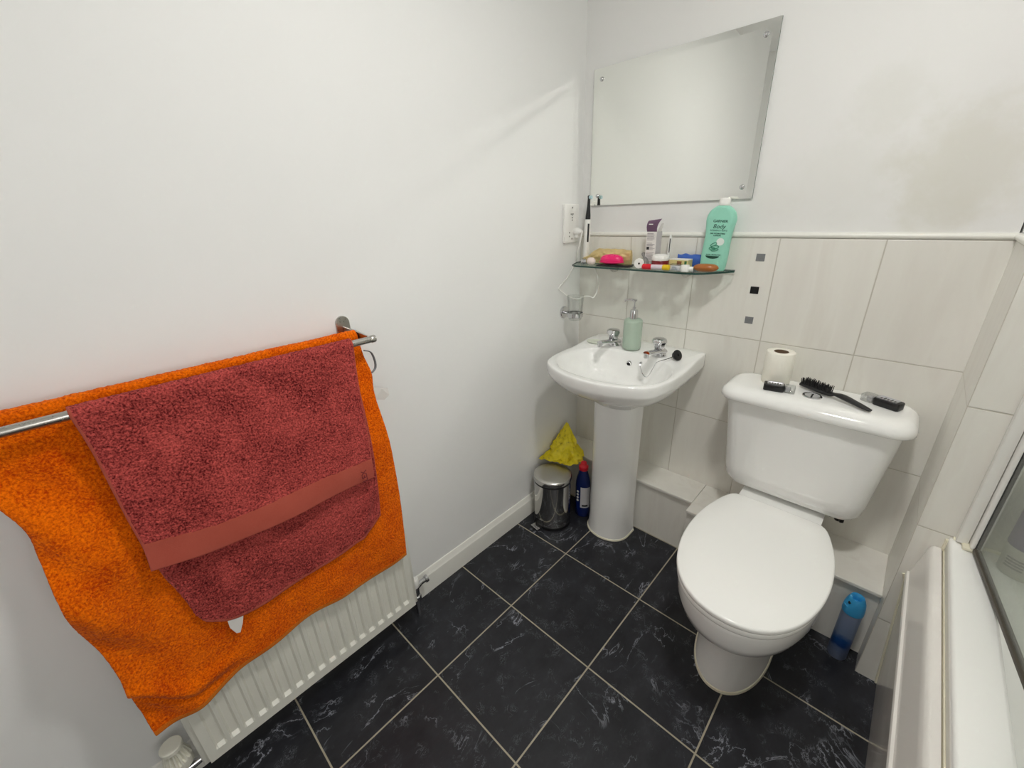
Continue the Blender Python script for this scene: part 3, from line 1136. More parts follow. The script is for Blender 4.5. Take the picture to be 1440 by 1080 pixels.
bm = BM()
box(bm, (0.079, -0.024, 0.016), (0.083, 0.024, 0.042), 0.001, 1, mtx=mt)
obj('pedal_slot', bm, M['black'], t)

# crumpled yellow bag behind the bin
bm = BM()
NA, NH = 72, 34
peak = Vector((0.044, -0.140, 0.398))
rings = []
for h in range(NH):
    v = h / (NH - 1)
    ring = []
    for i in range(NA):
        a = 2 * math.pi * i / NA
        rx = 0.080 * (1 - v) ** 0.9 + 0.004
        ry = 0.062 * (1 - v) ** 0.9 + 0.003
        cx = 0.084 * (1 - v) + peak.x * v
        cy = -0.205 * (1 - v) + peak.y * v
        z = 0.264 + (peak.z - 0.264) * v
        d = 1 + 0.28 * noise.noise(Vector((math.cos(a) * 2.2, math.sin(a) * 2.2, v * 4.0))) + 0.16 * noise.noise(Vector((math.cos(a) * 6, math.sin(a) * 6, v * 9)))
        if v > 0.1:
            d += 0.10 * math.cos(7 * a + 2 * v) * (1 - v)
        x = max(0.006, cx + rx * d * math.cos(a))
        y = cy + ry * d * math.sin(a)
        z += 0.010 * noise.noise(Vector((x * 40, y * 40, 3.3))) * (1 if 0 < h < NH - 1 else 0)
        zmin = 0.2625
        ring.append((x, min(y, -0.012), max(z, zmin)))
    rings.append(ring)
loft(bm, rings)
# flap draped over the lid edge
NU, NV = 40, 12
g = []
for j in range(NV):
    row = []
    for i in range(NU):
        u, v = i / (NU - 1), j / (NV - 1)
        x = 0.010 + 0.148 * u
        y = -0.180 - 0.092 * v * (1 - 0.15 * u) - 0.035 * (1 - u) * v + 0.012 * noise.noise(Vector((u * 6, v * 3, 1)))
        z = 0.2695 + 0.012 * (1 - v) + 0.006 * noise.noise(Vector((u * 9, v * 6, 7))) + 0.004 * math.sin(u * 22 + v * 3)
        row.append(bm.verts.new((max(0.006, x), y, max(z, 0.2635))))
    g.append(row)
for j in range(NV - 1):
    for i in range(NU - 1):
        bm.faces.new((g[j][i], g[j][i + 1], g[j + 1][i + 1], g[j + 1][i]))
o = obj('plastic_bag', bm, M['yellow'], None, label='crumpled bright yellow plastic bag heaped behind the bin lid', cat='bag', angle=70)
o.data.transform(Matrix.Translation((0, 0, 0)))

# blue cleaner bottle
cx, cy = 0.184, -0.200
cx, cy = 0.194, -0.214
t = thing('cleaner_bottle', 'navy blue cleaner bottle with red cap between bin and pedestal', 'bottle', (cx, cy, 0))
bm = BM()
lathe(bm, [(0.032, 0.0), (0.036, 0.006), (0.036, 0.07), (0.034, 0.10), (0.036, 0.15), (0.035, 0.175), (0.030, 0.20), (0.024, 0.222), (0.019, 0.238), (0.017, 0.243)], (cx, cy, 0), 40, sx=1.0, sy=0.85)
obj('bottle', bm, M['navy'], t)
bm = BM()
lathe(bm, [(0.0195, 0.243), (0.0215, 0.246), (0.0215, 0.262), (0.016, 0.268), (0.013, 0.274), (0.013, 0.280), (0.010, 0.283), (0.001, 0.2835)], (cx, cy, 0), 32)
obj('cap', bm, M['red'], t)
# wrapped label, facing the camera side
bm = BM()


def wrap(a0, a1, z0, z1, rr=1.02, n=14, c=(cx, cy), sx=0.036, sy=0.036 * 0.85, mat=0):
    lo, hi = [], []
    for i in range(n + 1):
        a = math.radians(a0 + (a1 - a0) * i / n)
        p = (c[0] + sx * rr * math.cos(a), c[1] + sy * rr * math.sin(a))
        lo.append(bm.verts.new((*p, z0)))
        hi.append(bm.verts.new((*p, z1)))
    for i in range(n):
        bm.faces.new((lo[i], lo[i + 1], hi[i + 1], hi[i])).material_index = mat


wrap(-78, 2, 0.055, 0.165)
lab = obj('label', bm, M['label'], t)
bm = BM()
wrap(-66, -20, 0.062, 0.072, 1.035)
obj('label_print', bm, M['black'], t)
bm = BM()
for k in range(4):
    a = math.radians(-97)
    lathe(bm, [(0.006, 0.0), (0.005, -0.0012), (0.001, -0.0014)], (cx + 0.0365 * math.cos(a) - 0.002, cy + 0.0315 * math.sin(a), 0.09 + 0.016 * k), 12, 'y')
obj('white_dot_row', bm, M['white_plastic'], t)

# air freshener can
cx, cy = 1.172, -0.240
t = thing('air_freshener_can', 'blue air freshener spray can on the floor beside the toilet', 'spray can', (cx, cy, 0))
bm = BM()
lathe(bm, [(0.023, 0.0), (0.025, 0.004), (0.025, 0.185), (0.0245, 0.189)], (cx, cy, 0), 36)
obj('can', bm, M['can_grad'], t)
bm = BM()
NZ = 10
rings = []
for z, r in ((0.186, 0.0262), (0.192, 0.0266), (0.21, 0.0258), (0.226, 0.0235), (0.238, 0.0195), (0.2435, 0.0165)):
    ring = []
    for i in range(40):
        a = 2 * math.pi * i / 40
        dz = -0.016 * max(0, math.cos(a - math.radians(215))) ** 3 * (1 if z > 0.22 else 0)
        ring.append((cx + r * math.cos(a), cy + r * math.sin(a), z + dz))
    rings.append(ring)
rings.append([(cx + 0.011 * math.cos(2 * math.pi * i / 40), cy + 0.011 * math.sin(2 * math.pi * i / 40), 0.236) for i in range(40)])
rings.append([(cx + 0.010 * math.cos(2 * math.pi * i / 40), cy + 0.010 * math.sin(2 * math.pi * i / 40), 0.222) for i in range(40)])
loft(bm, rings)
cp = obj('cap', bm, M['can_blue'], t)
bm = BM()
lathe(bm, [(0.005, 0.0), (0.0045, 0.004), (0.001, 0.0042)], (cx - 0.012, cy - 0.013, 0.2215), 14)
obj('nozzle', bm, M['dark_hole'], t)

# ------------------------------------------------------------------ radiator under the towels
RX, RY0, RY1, RZ0, RZ1 = 0.100, -1.666, -1.068, 0.097, 0.697
t = thing('radiator', 'white ribbed panel radiator low on the wall under the towels', 'radiator', (0.05, -1.367, RZ0))
bm = BM()
NFL = 18
ys, prof = [], []
pitch = (RY1 - RY0 - 0.03) / NFL
pts = [(RY0, 0)]
for k in range(NFL):
    a = RY0 + 0.015 + k * pitch
    pts += [(a + pitch * 0.12, 0), (a + pitch * 0.26, 1), (a + pitch * 0.74, 1), (a + pitch * 0.88, 0)]
pts.append((RY1, 0))
zz = [(RZ0, 0), (RZ0 + 0.028, 0), (RZ0 + 0.037, 1), (RZ1 - 0.037, 1), (RZ1 - 0.028, 0), (RZ1, 0)]
g = [[bm.verts.new((RX - 0.008 * a * b, y, z)) for y, a in pts] for z, b in zz]
for j in range(len(zz) - 1):
    for i in range(len(pts) - 1):
        bm.faces.new((g[j][i], g[j][i + 1], g[j + 1][i + 1], g[j + 1][i]))
# back and sides
ext = bm.edges[:]
bd = [e for e in bm.edges if e.is_boundary]
r = bmesh.ops.extrude_edge_only(bm, edges=bd)
nv = [v for v in r['geom'] if isinstance(v, bmesh.types.BMVert)]
for v in nv:
    v.co.x = RX - 0.020
bd = [e for e in bm.edges if e.is_boundary]
bmesh.ops.contextual_create(bm, geom=bd)
obj('panel', bm, M['radiator'], t, angle=25)
for yy in (RY0 + 0.12, RY1 - 0.12):
    bm = BM()
    box(bm, (0.001, yy - 0.012, 0.18), (RX - 0.021, yy + 0.012, 0.6), 0.002, 1)
    obj('wall_bracket', bm, M['radiator'], t)
for yy in (RY0, RY1):
    bm = BM()
    s = 1 if yy == RY1 else -1
    box(bm, (RX - 0.035, min(yy, yy + s * 0.012), RZ0 + 0.001), (RX - 0.006, max(yy, yy + s * 0.012), RZ1 - 0.001), 0.002, 2)
    obj('end_panel', bm, M['radiator'], t)
# thermostatic valve
vx, vy = 0.058, -1.716
bm = BM()
tube(bm, [(vx, vy, 0.0), (vx, vy, 0.10)], 0.0075, 16)
tube(bm, [(vx, vy, 0.085), (vx, vy + 0.034, 0.085)], [0.012, 0.009], 16)
lathe(bm, [(0.0135, 0.06), (0.0135, 0.078), (0.011, 0.08), (0.011, 0.098), (0.015, 0.10), (0.015, 0.118), (0.012, 0.12)], (vx, vy, 0), 6)
va = obj('valve_body', bm, M['chrome'], t)
bm = BM()
rings = []
for h, r, k in ((0.112, 0.024, 0), (0.116, 0.0275, 0), (0.138, 0.0285, 0), (0.142, 0.0275, 1), (0.172, 0.0195, 1), (0.176, 0.019, 0), (0.178, 0.0225, 0), (0.187, 0.0225, 0), (0.189, 0.021, 0), (0.1895, 0.001, 0)):
    ring = []
    for i in range(96):
        a = 2 * math.pi * i / 96
        rr = r * (1 - (0.34 if (i % 6) < 3 else 0) * k)
        ring.append((vx + rr * math.cos(a), vy + rr * math.sin(a), h))
    rings.append(ring)
loft(bm, rings)
vh = obj('thermostat_head', bm, M['old_plastic'], t, angle=30)
# lockshield valve at the other end
vx, vy = 0.056, -1.038
bm = BM()
tube(bm, [(vx, vy, 0.0), (vx, vy, 0.09)], 0.0095, 16)
tube(bm, [(vx, vy + 0.004, 0.108), (vx, vy - 0.028, 0.108)], [0.011, 0.015], 16)
lathe(bm, [(0.0165, 0.056), (0.0165, 0.080), (0.0125, 0.083), (0.0125, 0.124)], (vx, vy, 0), 6)
tube(bm, [(vx - 0.004, vy, 0.106), (vx - 0.008, vy + 0.028, 0.112), (vx - 0.008, vy + 0.044, 0.112), (vx - 0.008, vy + 0.046, 0.112), (vx - 0.008, vy + 0.056, 0.112)], [0.010, 0.009, 0.009, 0.0135, 0.0135], 14)
obj('lockshield_valve', bm, M['chrome'], t)
bm = BM()
lathe(bm, [(0.014, 0.122), (0.0155, 0.125), (0.0145, 0.152), (0.012, 0.156), (0.001, 0.1565)], (vx, vy, 0), 24)
obj('valve_cap', bm, M['white_plastic'], t)

# ------------------------------------------------------------------ double towel rail
ZA, ZB = 1.040, 1.035
XA, XB = 0.048, 0.100
t = thing('towel_rail', 'double bar brushed steel towel rail on the left wall above the radiator', 'towel rail', (0, -1.4, 1.04))
RLY = -1.79
for xx, zz_, r in ((XA, ZA, 0.007), (XB, ZB, 0.0085)):
    bm = BM()
    tube(bm, [(xx, -1.064 if xx == XB else -1.075, zz_), (xx, RLY, zz_)], r, 20)
    if xx == XB:
        lathe(bm, [(0.0092, 0.0), (0.0098, 0.002), (0.0098, 0.010), (0.0092, 0.012)], (xx, -1.066, zz_), 20, 'y')
    obj('bar', bm, M['satin'], t)
for yy in (-1.088, RLY + 0.03):
    bm = BM()
    pts = []
    for i in range(17):
        a = math.pi * i / 16
        pts.append((yy + 0.0185 * math.cos(a), 1.068 + 0.0185 * math.sin(a)))
    for i in range(17):
        a = math.pi + math.pi * i / 16
        pts.append((yy + 0.0185 * math.cos(a), 0.995 + 0.0185 * math.sin(a)))
    loft(bm, [[(0.0005, y, z) for y, z in pts], [(0.005, y, z) for y, z in pts], [(0.0065, y + (yy - y) * 0.08, z + (1.03 - z) * 0.02) for y, z in pts]])
    obj('wall_plate', bm, M['satin'], t)
    bm = BM()
    s = 1 if yy > -1.4 else -1
    pr = [(0.004, yy - 0.004, 1.022), (0.004, yy - 0.004, 1.060), (0.05, yy + s * 0.010, 1.052), (0.099, yy + s * 0.019, 1.042), (0.099, yy + s * 0.019, 1.029), (0.05, yy + s * 0.010, 1.028)]
    loft(bm, [pr, [(x, y + s * 0.0035, z) for x, y, z in pr]])
    obj('arm', bm, M['satin'], t, smooth=False)


# ------------------------------------------------------------------ towels
def lin(pts, u):
    """piecewise-linear/Catmull polyline lookup by its own parameter 0..1 (uniform in arc length)"""
    L = [0.0]
    for a, b in zip(pts, pts[1:]):
        L.append(L[-1] + math.hypot(b[0] - a[0], b[1] - a[1]))
    s = u * L[-1]
    for i in range(len(pts) - 1):
        if s <= L[i + 1] or i == len(pts) - 2:
            t = (s - L[i]) / max(L[i + 1] - L[i], 1e-9)
            return (pts[i][0] + (pts[i + 1][0] - pts[i][0]) * t, pts[i][1] + (pts[i + 1][1] - pts[i][1]) * t)


def smooth_poly(pts, n=6):
    return [(p.x, p.y) for p in catmull([(a, b, 0) for a, b in pts], n)]


def coons(top, bot, left, right, u, v):
    T, B, L, Rr = lin(top, u), lin(bot, u), lin(left, v), lin(right, v)
    c00, c10, c01, c11 = top[0], top[-1], bot[0], bot[-1]
    return tuple((1 - v) * T[k] + v * B[k] + (1 - u) * L[k] + u * Rr[k]
                 - ((1 - u) * (1 - v) * c00[k] + u * (1 - v) * c10[k] + (1 - u) * v * c01[k] + u * v * c11[k]) for k in (0, 1))


def sheet(name, rows, mat, parent, fuzz, freq, thick, seed=0, edge_mat=None, hem=0, mat_fn=None):
    """rows: grid [j][i] of world points; pile displacement along the normal"""
    nv, nu = len(rows), len(rows[0])
    bm = BM()
    g = [[bm.verts.new(p) for p in r] for r in rows]
    for j in range(nv - 1):
        for i in range(nu - 1):
            f = bm.faces.new((g[j][i], g[j][i + 1], g[j + 1][i + 1], g[j + 1][i]))
            if mat_fn:
                f.material_index = mat_fn(i / (nu - 1), j / (nv - 1))
    bm.normal_update()
    for j in range(nv):
        for i in range(nu):
            v = g[j][i]
            p = v.co * freq + Vector((seed, seed * 2, 0))
            e = min(i, nu - 1 - i, 6) / 6 * min(nv - 1 - j, 6) / 6
            d = noise.noise(p) * 0.65 + noise.noise(p * 2.3) * 0.45
            if mat_fn and mat_fn(i / (nu - 1), j / (nv - 1)):
                d *= 0.08
            v.co = v.co + v.normal * (fuzz * d * (0.3 + 0.7 * e))
    me = bpy.data.meshes.new(name)
    bm.to_mesh(me)
    bm.free()
    o = obj(name, me, mat, parent, angle=180)
    md = o.modifiers.new('thick', 'SOLIDIFY')
    md.thickness = thick
    md.offset = 0
    return o


def sm(a, b, x):
    t = max(0.0, min(1.0, (x - a) / (b - a)))
    return t * t * (3 - 2 * t)


# orange bath towel over the rear bar
ot = thing('bath_towel', 'large orange bath towel hung from the rear bar of the rail', 'towel', (XA, -1.4, ZA))
OR = 0.0125
o_top = [(-1.776, ZA), (-1.60, ZA), (-1.40, ZA), (-1.20, ZA), (-1.0815, ZA)]
o_bot = smooth_poly([(-1.713, 0.328), (-1.665, 0.318), (-1.624, 0.312), (-1.576, 0.324), (-1.525, 0.340), (-1.442, 0.348), (-1.349, 0.352), (-1.28, 0.343), (-1.205, 0.335), (-1.14, 0.338), (-1.082, 0.345)])
o_left = smooth_poly([(-1.776, ZA), (-1.745, 0.93), (-1.724, 0.86), (-1.728, 0.79), (-1.728, 0.654), (-1.716, 0.533), (-1.718, 0.437), (-1.713, 0.328)])
o_right = smooth_poly([(-1.0815, ZA), (-1.076, 0.985), (-1.067, 0.936), (-1.075, 0.875), (-1.068, 0.74), (-1.067, 0.565), (-1.075, 0.44), (-1.082, 0.345)])


def ox(y, z):
    b = XA + OR + (0.112 - XA - OR) * sm(1.04, 0.705, z) + 0.006 * sm(0.7, 0.34, z)
    w = sm(1.0, 0.8, z)
    # soft vertical folds, mostly away from where the maroon towel presses
    fl = 0.0045 * math.sin(y * 34 + z * 4) + 0.010 * noise.noise(Vector((y * 9, z * 4, 0.5)))
    lft = sm(-1.60, -1.72, y)
    bot = sm(0.55, 0.36, z)
    b += w * (0.25 + 0.75 * max(lft, bot)) * fl + 0.004 * bot
    # billow of the free left part
    b += 0.022 * lft * sm(1.0, 0.75, z) * (0.6 + 0.4 * math.sin(z * 11)) + 0.010 * lft * sm(0.98, 0.9, z) * math.sin((y + 0.55 * z) * 60)
    # turned-up fold near the lower left corner
    q = (z - 0.375) - 0.09 * sm(-1.62, -1.72, y)
    if y < -1.50:
        b += 0.012 * math.exp(-(q / 0.018) ** 2) * sm(-1.50, -1.60, y)
        b -= 0.006 * math.exp(-((q + 0.028) / 0.012) ** 2) * sm(-1.52, -1.62, y)
    return b


NU, NV = 260, 270
rows = []
for j in range(26):                       # short rear drop
    z = 0.955 + (ZA - 0.955) * j / 26
    rows.append([(XA - OR + 0.004 * math.sin(lin(o_top, i / NU)[0] * 25) * (1 - j / 26), lin(o_top, i / NU)[0], z) for i in range(NU + 1)])
for j in range(16):
    a = math.pi - math.pi * j / 16
    rows.append([(XA + OR * math.cos(a), lin(o_top, i / NU)[0], ZA + OR * math.sin(a) * (1 + 0.12 * noise.noise(Vector((i * 0.03, 0, 1))))) for i in range(NU + 1)])
for j in range(NV + 1):
    v = j / NV
    row = []
    for i in range(NU + 1):
        y, z = coons(o_top, o_bot, o_left, o_right, i / NU, v)
        row.append((ox(y, z), y, z))
    rows.append(row)
NR = len(rows)
sheet('terry_cloth', rows, [M['orange'], M['orange_hem']], ot, 0.0026, 210, 0.0045, 3,
      mat_fn=lambda u, v: 1 if v > 0.986 else 0)
# hanging loop and care label on its right edge
bm = BM()
tube(bm, catmull([(0.066, -1.072, 1.000), (0.064, -1.054, 0.990), (0.064, -1.047, 0.965), (0.066, -1.050, 0.945), (0.070, -1.064, 0.936)], 6), 0.0055, 8, flat=0.3)
obj('hanging_loop', bm, M['grey_tape'], ot, label='grey hanging loop')


def tag(name, pts, parent, th=0.0008):
    bm = BM()
    a = [Vector(p) for p in pts]
    n = Vector((th, 0, 0))
    loft(bm, [[p for p in a], [p + n for p in a]])
    return obj(name, bm, M['tag'], parent, smooth=False, label='white sewn-in label')


tag('care_label', [(0.080, -1.072, 0.900), (0.078, -1.048, 0.886), (0.070, -1.026, 0.880), (0.072, -1.026, 0.858), (0.074, -1.044, 0.850), (0.080, -1.070, 0.862)], ot)

# maroon hand towel over the front bar
mtw = thing('hand_towel', 'dark red hand towel with woven border hung over the front bar', 'towel', (XB, -1.37, ZB))
MR = 0.0122
m_top = [(-1.6175, ZB), (-1.37, ZB), (-1.120, ZB)]
f_left = smooth_poly([(-1.6175, ZB), (-1.612, 0.965), (-1.609, 0.840), (-1.606, 0.768), (-1.609, 0.719)])
f_right = smooth_poly([(-1.120, ZB), (-1.128, 0.939), (-1.138, 0.826), (-1.152, 0.688)])
f_bot = smooth_poly([(-1.609, 0.719), (-1.56, 0.708), (-1.50, 0.698), (-1.37, 0.690), (-1.25, 0.689), (-1.152, 0.688)])
b_left = smooth_poly([(-1.6175, ZB), (-1.610, 0.90), (-1.600, 0.70), (-1.588, 0.626), (-1.578, 0.551)])
b_right = smooth_poly([(-1.120, ZB), (-1.122, 0.90), (-1.128, 0.75), (-1.133, 0.64), (-1.141, 0.541)])
b_bot = smooth_poly([(-1.578, 0.551), (-1.570, 0.525), (-1.553, 0.508), (-1.53, 0.492), (-1.500, 0.485), (-1.45, 0.482), (-1.411, 0.484), (-1.32, 0.488), (-1.22, 0.498), (-1.175, 0.513), (-1.141, 0.541)])


def fxx(y, z):
    b = XB + MR + 0.036 * sm(1.03, 0.70, z)
    b += sm(1.0, 0.75, z) * (0.003 * math.sin(y * 22 + z * 9 + 1) + 0.004 * noise.noise(Vector((y * 8, z * 7, 4))))
    b += 0.008 * sm(0.77, 0.70, z)
    return b


def bxx(y, z):
    b = XB - MR + 0.004 + 0.037 * sm(1.02, 0.72, z)
    b += sm(0.80, 0.6, z) * (0.0025 * math.sin(y * 30 + 2) + 0.003 * noise.noise(Vector((y * 10, z * 6, 8))))
    b += 0.006 * math.exp(-((y + 1.17 + (0.60 - z) * 0.35) / 0.012) ** 2) * sm(0.66, 0.60, z)
    return b


NU, NV = 240, 170
rows = []
for j in range(12):
    a = math.pi * 0.5 - math.pi * 0.5 * j / 12
    rows.append([(XB + MR * math.cos(a), lin(m_top, i / NU)[0], ZB + MR * math.sin(a)) for i in range(NU + 1)])
for j in range(NV + 1):
    row = []
    for i in range(NU + 1):
        y, z = coons(m_top, f_bot, f_left, f_right, i / NU, j / NV)
        row.append((fxx(y, z), y, z))
    rows.append(row)
BAND = 1 - 0.052 / 0.36
sheet('front_drop', rows, [M['maroon'], M['maroon_band']], mtw, 0.0040, 210, 0.005, 11,
      mat_fn=lambda u, v: 1 if (v > BAND - 0.05 * (1 - u) * (0.5 + 0.5 * math.cos(u * 9)) * 0.4) or u > 0.993 or u < 0.006 else 0)
NV = 230
rows = []
for j in range(NV + 1):
    row = []
    for i in range(NU + 1):
        y, z = coons(m_top, b_bot, b_left, b_right, i / NU, 1 - j / NV)
        row.append((bxx(y, z), y, z))
    rows.append(row)
for j in range(1, 13):
    a = math.pi - math.pi * 0.5 * j / 12
    rows.append([(XB + MR * math.cos(a), lin(m_top, i / NU)[0], ZB + MR * math.sin(a)) for i in range(NU + 1)])
sheet('back_drop', rows, [M['maroon'], M['maroon_band']], mtw, 0.0040, 210, 0.005, 17,
      mat_fn=lambda u, v: 1 if v < 0.012 or u < 0.006 or u > 0.993 else 0)
tag('care_label', [(0.129, -1.535, 0.499), (0.131, -1.503, 0.494), (0.133, -1.512, 0.468), (0.135, -1.522, 0.449), (0.134, -1.529, 0.452), (0.132, -1.536, 0.474)], mtw)
# little woven initials near the right end of the border
m_t = Matrix.Translation((0.1695, -1.180, 0.712)) @ Matrix(((0, 0, 1, 0), (1, 0, 0, 0), (0, 1, 0, 0), (0, 0, 0, 1))) @ Matrix.Rotation(math.radians(90), 4, 'Z')
obj('woven_letters', text_bm('LEX', 0.020, m_t, extrude=0.0006), plain('dark_red_thread', S(120, 40, 44), 0.9), mtw, smooth=False)

# ------------------------------------------------------------------ shaver socket, charger, toothbrush, tumbler
t = thing('shaver_socket', 'white two voltage shaver socket on the left wall beside the mirror', 'socket', (0, -0.083, 1.27))
bm = BM()
box(bm, (0.0, -0.131, 1.197), (0.0125, -0.036, 1.343), 0.004, 3)
obj('face_plate', bm, M['white_plastic'], t)
for zz_ in (1.212, 1.329):
    bm = BM()
    lathe(bm, [(0.0035, 0), (0.0035, 0.001), (0.001, 0.0012)], (0.0124, -0.0835, zz_), 14, 'x')
    obj('screw', bm, M['satin'], t)
for yy, z0 in ((-0.100, 1.236), (-0.100, 1.222), (-0.083, 1.292), (-0.083, 1.283)):
    bm = BM()
    lathe(bm, [(0.0028, 0), (0.0028, 0.0004)], (0.0125, yy, z0), 14, 'x')
    obj('pin_hole', bm, M['grime'], t, smooth=False)
bm = BM()
box(bm, (0.0125, -0.094, 1.304), (0.0129, -0.074, 1.307))
for k, w in ((0, 0.010), (1, 0.006)):
    box(bm, (0.0125, -0.083 - w / 2, 1.299 - 0.006 * k), (0.0129, -0.083 + w / 2, 1.3005 - 0.006 * k))
obj('voltage_lettering', bm, M['grime'], t, smooth=False)

t = thing('toothbrush_charger', 'white two pin charger plug with dangling lead in the shaver socket', 'charger', (0.013, -0.062, 1.235))
bm = BM()
lathe(bm, [(0.014, 0.0), (0.016, 0.003), (0.016, 0.016), (0.012, 0.024), (0.007, 0.030), (0.005, 0.036)], (0.0128, -0.062, 1.238), 28, 'x')
box(bm, (0.013, -0.072, 1.214), (0.032, -0.052, 1.232), 0.004, 2)
obj('plug', bm, M['white_plastic'], t)
bm = BM()
cp = catmull([(0.046, -0.062, 1.236), (0.050, -0.070, 1.222), (0.046, -0.076, 1.190), (0.028, -0.066, 1.150), (0.010, -0.040, 1.128), (0.0018, -0.040, 1.112), (0.0018, -0.07, 1.08), (0.006, -0.105, 1.056), (0.004, -0.150, 1.028), (0.004, -0.152, 1.016),
              (0.026, -0.128, 0.990), (0.044, -0.110, 0.9765), (0.070, -0.104, 0.9765), (0.094, -0.100, 0.988), (0.116, -0.096, 0.990), (0.132, -0.092, 0.986), (0.128, -0.060, 1.01), (0.104, -0.02, 1.05), (0.076, -0.005, 1.09), (0.068, -0.005, 1.118), (0.066, -0.012, 1.121), (0.058, -0.030, 1.122)], 7)
tube(bm, cp, 0.0024, 8)
obj('lead', bm, M['white_plastic'], t)
bm = BM()
lathe(bm, [(0.018, 1.1165), (0.019, 1.119), (0.0185, 1.128), (0.014, 1.131), (0.006, 1.1315), (0.0045, 1.140), (0.001, 1.1405)], (0.054, -0.040, 0), 30)
obj('charging_base', bm, M['white_plastic'], t)

tp0, tp1 = Vector((0.054, -0.040, 1.132)), Vector((0.061, -0.040, 1.366))
ax = (tp1 - tp0).normalized()


def along(bm, prof, seg=24, mat=0, sy=1.0):
    s = ax.cross(Vector((0, 1, 0))).normalized()
    w = s.cross(ax).normalized()
    rings = [[tp0 + ax * h + s * r * math.cos(2 * math.pi * k / seg) + w * r * sy * math.sin(2 * math.pi * k / seg) for k in range(seg)] for r, h in prof]
    return loft(bm, rings, mat=mat)


t = thing('electric_toothbrush', 'white electric toothbrush with black head standing on its charger', 'toothbrush', (0.062, -0.034, 1.132))
bm = BM()
along(bm, [(0.011, 0.0), (0.0128, 0.004), (0.0130, 0.07), (0.0125, 0.13), (0.0115, 0.148), (0.009, 0.151)])
obj('handle', bm, M['white_plastic'], t)
bm = BM()
box(bm, (-0.0036, -0.0145, 0.066), (0.0036, -0.0085, 0.136), 0.002, 3, mtx=Matrix.Translation(tp0) @ Matrix.Rotation(0.03, 4, 'Y') @ Matrix.Rotation(math.radians(52), 4, 'Z'))
obj('grip_strip', bm, M['black'], t)
bm = BM()
along(bm, [(0.010, 0.152), (0.0098, 0.165), (0.0062, 0.20), (0.0052, 0.228), (0.006, 0.236), (0.003, 0.240)])
obj('brush_neck', bm, M['black'], t)
bm = BM()
lathe(bm, [(0.0065, 0.0), (0.007, 0.004), (0.0065, 0.010), (0.001, 0.0105)], tp0 + ax * 0.232 + Vector((0.003, 0.0, 0)), 20, 'x')
obj('brush_head', bm, plain('pale_blue_bristles', S(186, 214, 220), 0.7), t)

t = thing('tumbler_holder', 'chrome wall ring holding a glass tumbler left of the basin', 'tumbler holder', (0, -0.128, 0.912))
bm = BM()
lathe(bm, [(0.026, 0.0), (0.026, 0.005), (0.024, 0.008), (0.001, 0.0085)], (0.0, -0.118, 0.914), 36, 'x')
obj('wall_rose', bm, M['chrome'], t)
bm = BM()
TX, TY = 0.068, -0.128
tube(bm, [(0.007, -0.118, 0.914), (0.02, -0.119, 0.914), (TX - 0.031, TY + 0.004, 0.914)], 0.006, 14)
obj('arm', bm, M['chrome'], t)
bm = BM()
lathe(bm, [(0.0318, 0.905), (0.0335, 0.906), (0.0335, 0.923), (0.0318, 0.924), (0.0308, 0.923), (0.0308, 0.906), (0.0318, 0.905)], (TX, TY, 0), 48, cap0=False, cap1=False)
obj('ring', bm, M['chrome'], t)
bm = BM()
lathe(bm, [(0.001, 0.893), (0.026, 0.893), (0.028, 0.896), (0.0302, 0.915), (0.0302, 0.93), (0.035, 0.992), (0.0338, 0.992), (0.0288, 0.93), (0.0268, 0.902), (0.001, 0.901)], (TX, TY, 0), 48)
obj('glass_tumbler', bm, M['tumbler'], None, label='clear glass tumbler standing in the chrome wall ring', cat='glass')

# ------------------------------------------------------------------ things on the glass shelf
Z = SZ + 0.0004
# perfume cap cube
t = thing('perfume_cap', 'tiny silver square bottle cap at the left end of the shelf', 'cap', (0.082, -0.088, Z))
mt = Matrix.Translation((0.082, -0.094, Z)) @ Matrix.Rotation(0.35, 4, 'Z')
bm = BM()
box(bm, (-0.010, -0.010, 0), (0.010, 0.010, 0.019), 0.002, 2, mtx=mt)
obj('cap_shell', bm, M['chrome'], t)
bm = BM()
box(bm, (-0.007, -0.007, 0.019), (0.007, 0.007, 0.0235), 0.001, 2, mtx=mt)
obj('cap_insert', bm, M['clear_plastic'], t)
# blush egg
bm = BM()
lathe(bm, [(0.0012, 0), (0.008, 0.001), (0.0135, 0.006), (0.0155, 0.013), (0.0135, 0.021), (0.008, 0.0265), (0.0012, 0.028)], (0.118, -0.097, Z), 32, sx=1.45, mtx=Matrix.Rotation(-0.35, 4, 'Z'))
obj('make_up_sponge', bm, M['blush'], None, label='pale blush egg shaped make-up sponge beside the silver cap', cat='sponge')
# foil pouch
bm = BM()
nu, nv = 44, 20
fr, bk = [], []
for j in range(nv + 1):
    a, b = [], []
    v = j / nv
    for i in range(nu + 1):
        u = i / nu
        x = 0.052 + 0.215 * u
        topz = 0.022 + 0.036 * sm(0, 0.35, u) - 0.004 * sm(0.8, 1, u) + 0.0006 * math.sin(u * 40)
        z = Z + 0.0006 + topz * v + 0.016 * sm(0.0, 0.0001, 1 - u) * 0
        th = 0.022 * (math.sin(math.pi * v) ** 0.6) * (math.sin(math.pi * min(1, max(0, u * 0.92 + 0.04))) ** 0.5)
        th *= 1 + 0.35 * noise.noise(Vector((u * 9, v * 5, 2)))
        lean = -0.014 * v
        a.append(bm.verts.new((x, -0.048 - th + lean * 0.3, z)))
        b.append(bm.verts.new((x, -0.046 + th * 0.9 + lean * 0.3, z)))
    fr.append(a)
    bk.append(b)
for grid in (fr, bk):
    for j in range(nv):
        for i in range(nu):
            bm.faces.new((grid[j][i], grid[j][i + 1], grid[j + 1][i + 1], grid[j + 1][i]))
